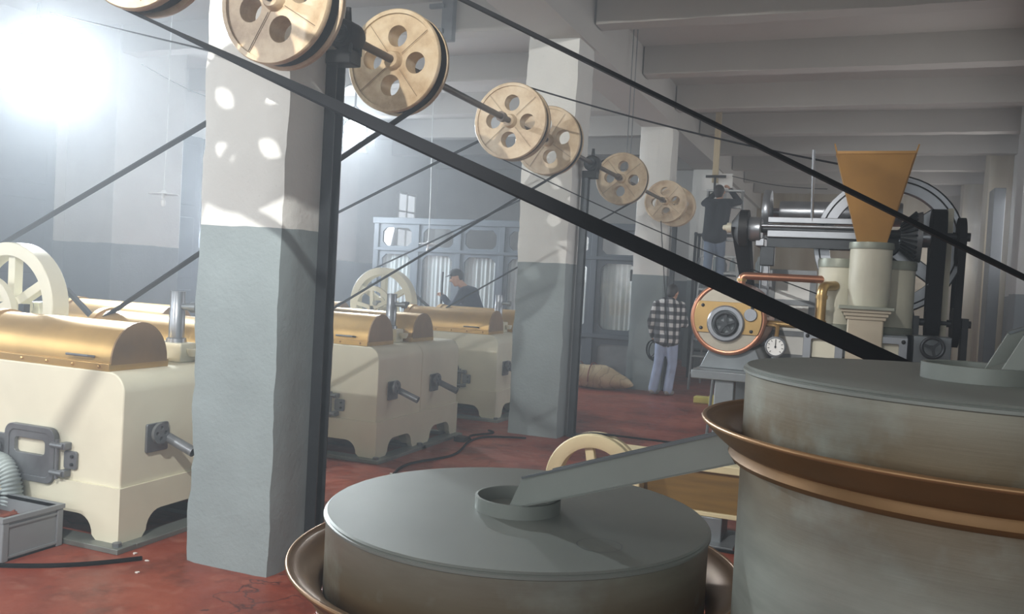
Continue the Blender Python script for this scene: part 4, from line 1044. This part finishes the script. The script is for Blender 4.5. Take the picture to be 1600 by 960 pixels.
# man in navy bending over the machines
person((-5.16, 11.42, 0), dict(head=(-.17, -.16, 1.655), hup=(-.35, -.25, 1), look=(-1, -.45, -.5), neck=(-.06, -.06, 1.52), pelvis=(.16, .05, .94),
    shL=(-.04, -.22, 1.44), elL=(-.13, -.34, 1.20), wrL=(-.32, -.24, 1.36), shR=(-.02, .15, 1.45), elR=(-.14, .24, 1.20), wrR=(-.34, .06, 1.22),
    knL=(.06, -.08, .50), anL=(.14, -.1, .085), knR=(.06, .14, .50), anR=(.16, .16, .085), pnL=(0, 0, -1), curlL=1.2, pnR=(0, 0, -1), curlR=1.2), (-1, -.3, 0),
    'man in navy overalls and cap bending over the far machines', 'navy', 'navy', cap=True)
tag(MB().tube([(-5.50, 11.16, 1.72), (-5.515, 11.18, 1.2), (-5.55, 11.2, .02)], .014, 8).build('pole', 'dark_iron'), 'dark upright pole held by the man in navy', 'pole')
# man on the ladder
person((-2.2, 14.66, 1.72), dict(head=(-.01, .12, 1.60), hup=(0, .15, 1), look=(.2, 1, .25), neck=(0, .05, 1.46), pelvis=(-.03, 0, .93),
    shL=(-.19, .04, 1.41), elL=(-.27, .22, 1.42), wrL=(-.10, .34, 1.62), shR=(.19, .05, 1.42), elR=(.31, .2, 1.45), wrR=(.14, .34, 1.66),
    knL=(-.12, .04, .50), anL=(-.13, -.01, .085), knR=(.07, .10, .52), anR=(.09, .02, .085), pnL=(1, 0, 0), pnR=(-1, 0, 0), curlL=.9, curlR=.9), (.15, 1, 0),
    'man in dark jacket and jeans standing on the ladder', 'dark_jacket', 'jeans_dark')
ld = tag(empty('stepladder', (-2.1, 14.9, 0)), 'aluminium stepladder under the man in the dark jacket', 'ladder')
XA, XB = -2.48, -1.80
for x, s in ((XA, .06), (XB, -.06)):
    MB().bar((x, 14.45, 0), (x + s, 14.93, 3.35), .03, .06).build('rail', 'alu', ld); MB().bar((x, 15.65, 0), (x + s, 15.0, 3.35), .03, .05).build('rail', 'alu', ld)
for k in range(11):
    z = .28 + k * .28; t = z / 3.35; s = .06 * t
    if z > 1.69 and z < 1.95: z = 1.69; t = z / 3.35
    MB().box(XA + s, XB - s, 14.45 + .48 * t - .05, 14.45 + .48 * t + .05, z - .015, z + .015).build('tread', 'alu', ld)
for k in range(4):
    z = .5 + k * .75; t = z / 3.35; MB().bar((XA + .06 * t, 15.65 - .65 * t, z), (XB - .06 * t, 15.65 - .65 * t, z), .025, .025).build('rung', 'alu', ld)
MB().box(XA + .03, XB - .03, 14.9, 15.04, 3.35, 3.38).build('top_cap', 'alu', ld)
hb = tag(empty('hanging_batten', (-2.33, 15.12, 3.5)), 'pale wooden batten with clamp and white boards, hanging above the ladder', 'batten')
MB().box(-2.40, -2.30, 15.08, 15.13, 3.52, ZS).build('batten', 'raw_wood', hb, bevel=.004)
MB().box(-2.58, -2.30, 15.14, 15.16, 3.38, 3.66).build('board', 'white', hb); MB().box(-2.29, -2.06, 15.14, 15.16, 3.40, 3.68).build('board', 'white', hb)
MB().box(-2.5, -2.16, 15.03, 15.07, 3.60, 3.64).cyl((-2.34, 15.04, 3.3), (-2.34, 15.04, 3.62), .02, n=10).build('clamp', 'black', hb)

# ------------------------------------------------------------------ storage and covered machine behind the ladder
rk = tag(empty('storage_rack', (-2.3, 16.6, 0)), 'dark storage rack with bottles behind the ladder', 'rack')
for x in (-2.85, -1.62):
    for yy in (16.45, 16.85): MB().box(x - .025, x + .025, yy - .025, yy + .025, 0, 2.75).build('upright', 'post', rk)
for z in (.5, 1.25, 1.95, 2.7): MB().box(-2.88, -1.6, 16.42, 16.88, z, z + .03).build('shelf', 'post', rk)
for z in (1.28, 1.98):
    for k in range(8):
        r = .055; x = -2.78 + k * .155; hgt = .30 + .06 * ((k * 7) % 3)
        tag(MB().lathe([(0, 0), (r, 0), (r, hgt * .65), (r * .4, hgt * .82), (r * .4, hgt), (0, hgt)], (x, 16.6, z), n=14).build('bottle', 'hose' if k % 3 else 'iron'),
            'pale bottle on the %s shelf of the dark rack behind the ladder' % ('middle' if z < 1.5 else 'upper') if k % 3 else 'grey bottle on the %s shelf of the dark rack behind the ladder' % ('middle' if z < 1.5 else 'upper'), 'bottle', ('pale' if k % 3 else 'grey') + ' bottles on the rack, ' + ('middle shelf' if z < 1.5 else 'upper shelf'))
def drape(x0, x1, y0, y1, h, name, label, mat):
    m = MB(); n = 30
    for j in range(n + 1):
        for i in range(n + 1):
            u, v = i / n * 2 - 1, j / n * 2 - 1; r = max(abs(u), abs(v))
            k = min(1, max(0, (r - .5) / .5)); z = h * (1 - k) * (1 + .05 * math.sin(5 * u + 3 * v)) + .002
            f = 1 if r < .5 else .5 / r + (r - .5) * .35 / r
            ripple = .05 * k * math.sin(11 * math.atan2(v, u))
            m.v.append(V((x0 + x1) / 2 + u * f * (x1 - x0) * (.5 / .68 + ripple), (y0 + y1) / 2 + v * f * (y1 - y0) * (.5 / .68 + ripple), z))
    for j in range(n):
        for i in range(n): a = j * (n + 1) + i; m.f.append((a, a + 1, a + n + 2, a + n + 1))
    return tag(m.build(name, mat, smooth=70), label, 'covered machine')
drape(-2.25, -1.15, 15.75, 16.3, 1.75, 'covered_machine', 'machine under a dark tarpaulin behind the ladder', 'dark_cloth')
# sack
m = MB(); nu, nv = 40, 18; sc0 = V(-3.75, 13.36, 0)
for j in range(nv + 1):
    for i in range(nu):
        a = 2 * PI * i / nu; b = PI * j / nv - PI / 2
        ex, ey, ez = math.cos(b) * math.cos(a), math.cos(b) * math.sin(a), math.sin(b)
        px = .60 * (abs(ex) ** .8) * (1 if ex > 0 else -1); taper = 1 - .45 * max(0, px / .6) ** 1.5
        lump = 1 + .07 * math.sin(5 * ex + 2 * ey) * math.cos(6 * ey) + .05 * math.sin(9 * ex)
        z = (.19 + .19 * ez * lump) * taper
        m.v.append(sc0 + V(px, .27 * ey * lump * taper, max(.0, z)))
for j in range(nv):
    for i in range(nu): m.f.append((j * nu + i, j * nu + (i + 1) % nu, (j + 1) * nu + (i + 1) % nu, (j + 1) * nu + i))
sk = tag(m.build('burlap_sack', 'burlap', smooth=80), 'full burlap sack lying on the red floor before the partition', 'sack')
MB().tube([(-4.30, 13.3, .16), (-4.37, 13.28, .12), (-4.36, 13.27, .06)], .02, 8).build('sack_ear', 'dark_iron', sk)
for k, x in enumerate((-4.05, -3.82)): MB().tube([(x, 13.36 - .285 * math.cos(t), .19 + .215 * math.sin(t)) for t in [PI * q / 12 - .3 for q in range(13)]], .010, 6).build('tie_cord', 'rust', sk)
for k, (x, yy, s) in enumerate(((-1.95, 12.9, .16), (-1.75, 12.75, .12))): tag(MB().box(x - s, x + s, yy - .1, yy + .1, 0, .09 + .05 * k).build('foam_block', 'yellow', bevel=.01), ('long' if k == 0 else 'short') + ' yellow foam block on the floor by the grey table leg', 'block')

# ================================================================== LAMPS, CORDS AND CABLES
def film_lamp(lp, lt, energy, size, label):
    lp, lt = V(*lp), V(*lt); d = (lt - lp).normalized()
    lm = tag(empty('film_lamp', lp), label, 'lamp', 'glaring film lamps')
    MB().lathe([(0, -.42), (.12, -.42), (.2, -.34), (.21, 0), (.195, .02), (.195, -.02), (0, -.02)], lp, d, 32).build('housing', 'black', lm)
    MB().lathe([(0, 0), (.19, -.004), (.19, -.012), (0, -.012)], lp, d, 32).build('lens', 'lamp_lens', lm)
    _, lu, lv = axes(d)
    for a, b in ((lu, lv), (-lu, lv), (lv, lu), (-lv, lu)):
        MB().add([lp + a * .2 + b * .17, lp + a * .2 - b * .17, lp + a * .34 + d * .2 - b * .23, lp + a * .34 + d * .2 + b * .23], [(0, 1, 2, 3)]).build('barn_door', 'black', lm, smooth=0, fix=False).modifiers.new('t', 'SOLIDIFY').thickness = .004
    s = d.cross(EZ).normalized()
    MB().tube([lp - d * .2 + s * .22, lp - d * .2 + s * .25 + EZ * .15, lp - d * .2 + EZ * .36, lp - d * .2 - s * .25 + EZ * .15, lp - d * .2 - s * .22], .014, 8).build('yoke', 'black', lm)
    pp = lp - d * .2 + EZ * .35
    MB().cyl(pp, (pp.x, pp.y, ZS), .018, n=10).build('hanger', 'black', lm)
    light('film_lamp_beam', 'SPOT', lp + d * .03, lt, energy, (.86, .94, 1), spot_size=math.radians(size), spot_blend=.6, shadow_soft_size=.09)
film_lamp((-8.55, 7.0, 3.80), (-1.0, 2.6, 1.0), 2150, 70, 'glaring film lamp hung at the upper left')
film_lamp((-8.25, 13.0, 4.12), (-4.2, 7.5, .8), 750, 80, 'second film lamp glaring from behind the near pillar')

def pendant(top, bot, label):
    top, bot = V(*top), V(*bot)
    p = tag(empty('pendant_bulb', bot), label, 'lamp', 'bare pendant bulbs')
    MB().tube([bot + (top - bot) * k / 6 + V(.012 * math.sin(k), 0, 0) for k in range(7)], .007, 6).build('flex', 'cord', p)
    MB().lathe([(.02, .05), (.03, .03), (.17, .004), (.17, 0), (.03, .02), (0, .02)], bot, n=24).build('enamel_shade', 'white', p)
    MB().lathe([(0, .02), (.02, .02), (.02, -.05), (.0, -.05)], bot, n=12).build('bulb_holder', 'white', p)
    MB().ball(bot - EZ * .1, .032, 12, (1, 1, 1.4)).build('bulb', 'white', p)
pendant((-7.64, 8.0, ZS), (-7.67, 8.0, 2.44), 'pendant lamp on a long white cord left of the near pillar')
pendant((-6.95, 13.4, ZS), (-6.92, 13.4, 2.20), 'small far pendant lamp before the blue partition')

def cable(name, pts, r, label, mat='cable', sag=0., cat='cable'):
    P = [V(*p) for p in pts]; path = []
    for a, b in zip(P, P[1:]):
        for k in range(10): t = k / 10; path.append(a.lerp(b, t) - EZ * sag * math.sin(PI * t))
    path.append(P[-1])
    if sag == 0 and len(P) > 3:
        path = []
        Q = [P[0]] + P + [P[-1]]
        for i in range(1, len(Q) - 2):
            for k in range(8):
                t = k / 8; a, b, c, d = Q[i - 1:i + 3]
                path.append(.5 * ((2 * b) + (c - a) * t + (2 * a - 5 * b + 4 * c - d) * t * t + (3 * b - a - 3 * c + d) * t ** 3))
        path.append(P[-1])
    return tag(MB().tube(path, r, 6).build(name, mat, smooth=60), label, cat)
cable('overhead_wire', [(-8.3, 6.9, 4.28), (-2.95, 3.465, 2.685)], .006, 'thin black wire running from the film lamp to the near pulley')
cable('overhead_wire', [(-9.5, 9.4, 4.4), (-4.6, 9.0, 4.5)], .006, 'faint sagging wire high on the left, behind the pendant cord', 'iron', .75)
cable('overhead_wire', [(-2.05, 15.0, 3.62), (-.5, 14.4, 3.35)], .007, 'thin dark wire beside the ladder top', 'cable', .05)
cable('floor_cable', [(-4.6, 3.0, .012), (-4.05, 3.22, .012), (-3.75, 3.42, .012), (-3.55, 3.66, .012)], .012, 'black cable on the red floor in front of the left machine')
cable('floor_cable', [(-3.2, 5.45, .012), (-3.35, 6.0, .012), (-3.5, 6.6, .012), (-3.35, 7.2, .012), (-3.5, 7.9, .012), (-3.45, 8.25, .012), (-3.1, 8.45, .012)], .011, 'black cable winding over the floor past the machine rails')
cable('floor_cable', [(-3.5, 7.95, .012), (-3.62, 8.2, .012), (-3.5, 8.5, .012), (-3.6, 8.62, .012)], .011, 'short looped cable end by the second pillar')
tag(MB().box(-3.66, -3.54, 7.86, 7.98, 0, .05).build('cable_plug', 'black', bevel=.008), 'small black cable plug on the floor by the machine rails', 'plug')
for k, (x, yy, s) in enumerate(((-3.66, 3.72, .03), (-3.52, 3.66, .025), (-3.42, 3.5, .028), (-3.1, 5.3, .03), (-3.35, 5.35, .06), (-3.45, 6.25, .07), (-2.95, 6.7, .05), (-2.5, 7.0, .06))):
    n = random.choice((4, 5, 6)); ph = random.uniform(0, 6)
    poly = [(random.uniform(.4, 1) * s * .55 * math.cos(2 * PI * q / n + ph) * 1.3, random.uniform(.4, 1) * s * .45 * math.sin(2 * PI * q / n + ph)) for q in range(n)]
    tag(MB().prism(poly, (x, yy, .001), EX, EY, (.003, 0, .006)).build('paper_scrap', 'paper', smooth=0), 'small pale scrap lying on the red floor', 'scrap', 'scraps on the red floor')
# rods that hang the shaft from the ceiling, and the hanging rail above
for k, (yy, x) in enumerate(((10.55, SX - .02), (5.6, SX))):
    if k: continue
    r = tag(empty('hanger_rods', (x, yy, SZ)), 'pair of thin steel rods hanging the shaft from the ceiling', 'hanger')
    for s in (-.025, .025): MB().cyl((x + s, yy, SZ + .03), (x + s, yy, ZG if False else ZS), .006, n=6).build('rod', 'iron', r)
    MB().box(x - .04, x + .04, yy - .03, yy + .03, SZ - .035, SZ + .04).build('strap', 'dark_iron', r)
tr = tag(empty('ceiling_bracket', (-4.55, 9.0, 4.36)), 'grey steel bracket hanging from the ceiling above the belts', 'bracket')
MB().box(-4.60, -4.46, 8.95, 9.05, 4.36, ZS).build('upright', 'iron', tr, bevel=.005)
for z in (4.44, 4.72): MB().box(-4.74, -4.56, 8.9, 8.95, z, z + .05).build('arm', 'iron', tr, bevel=.004)
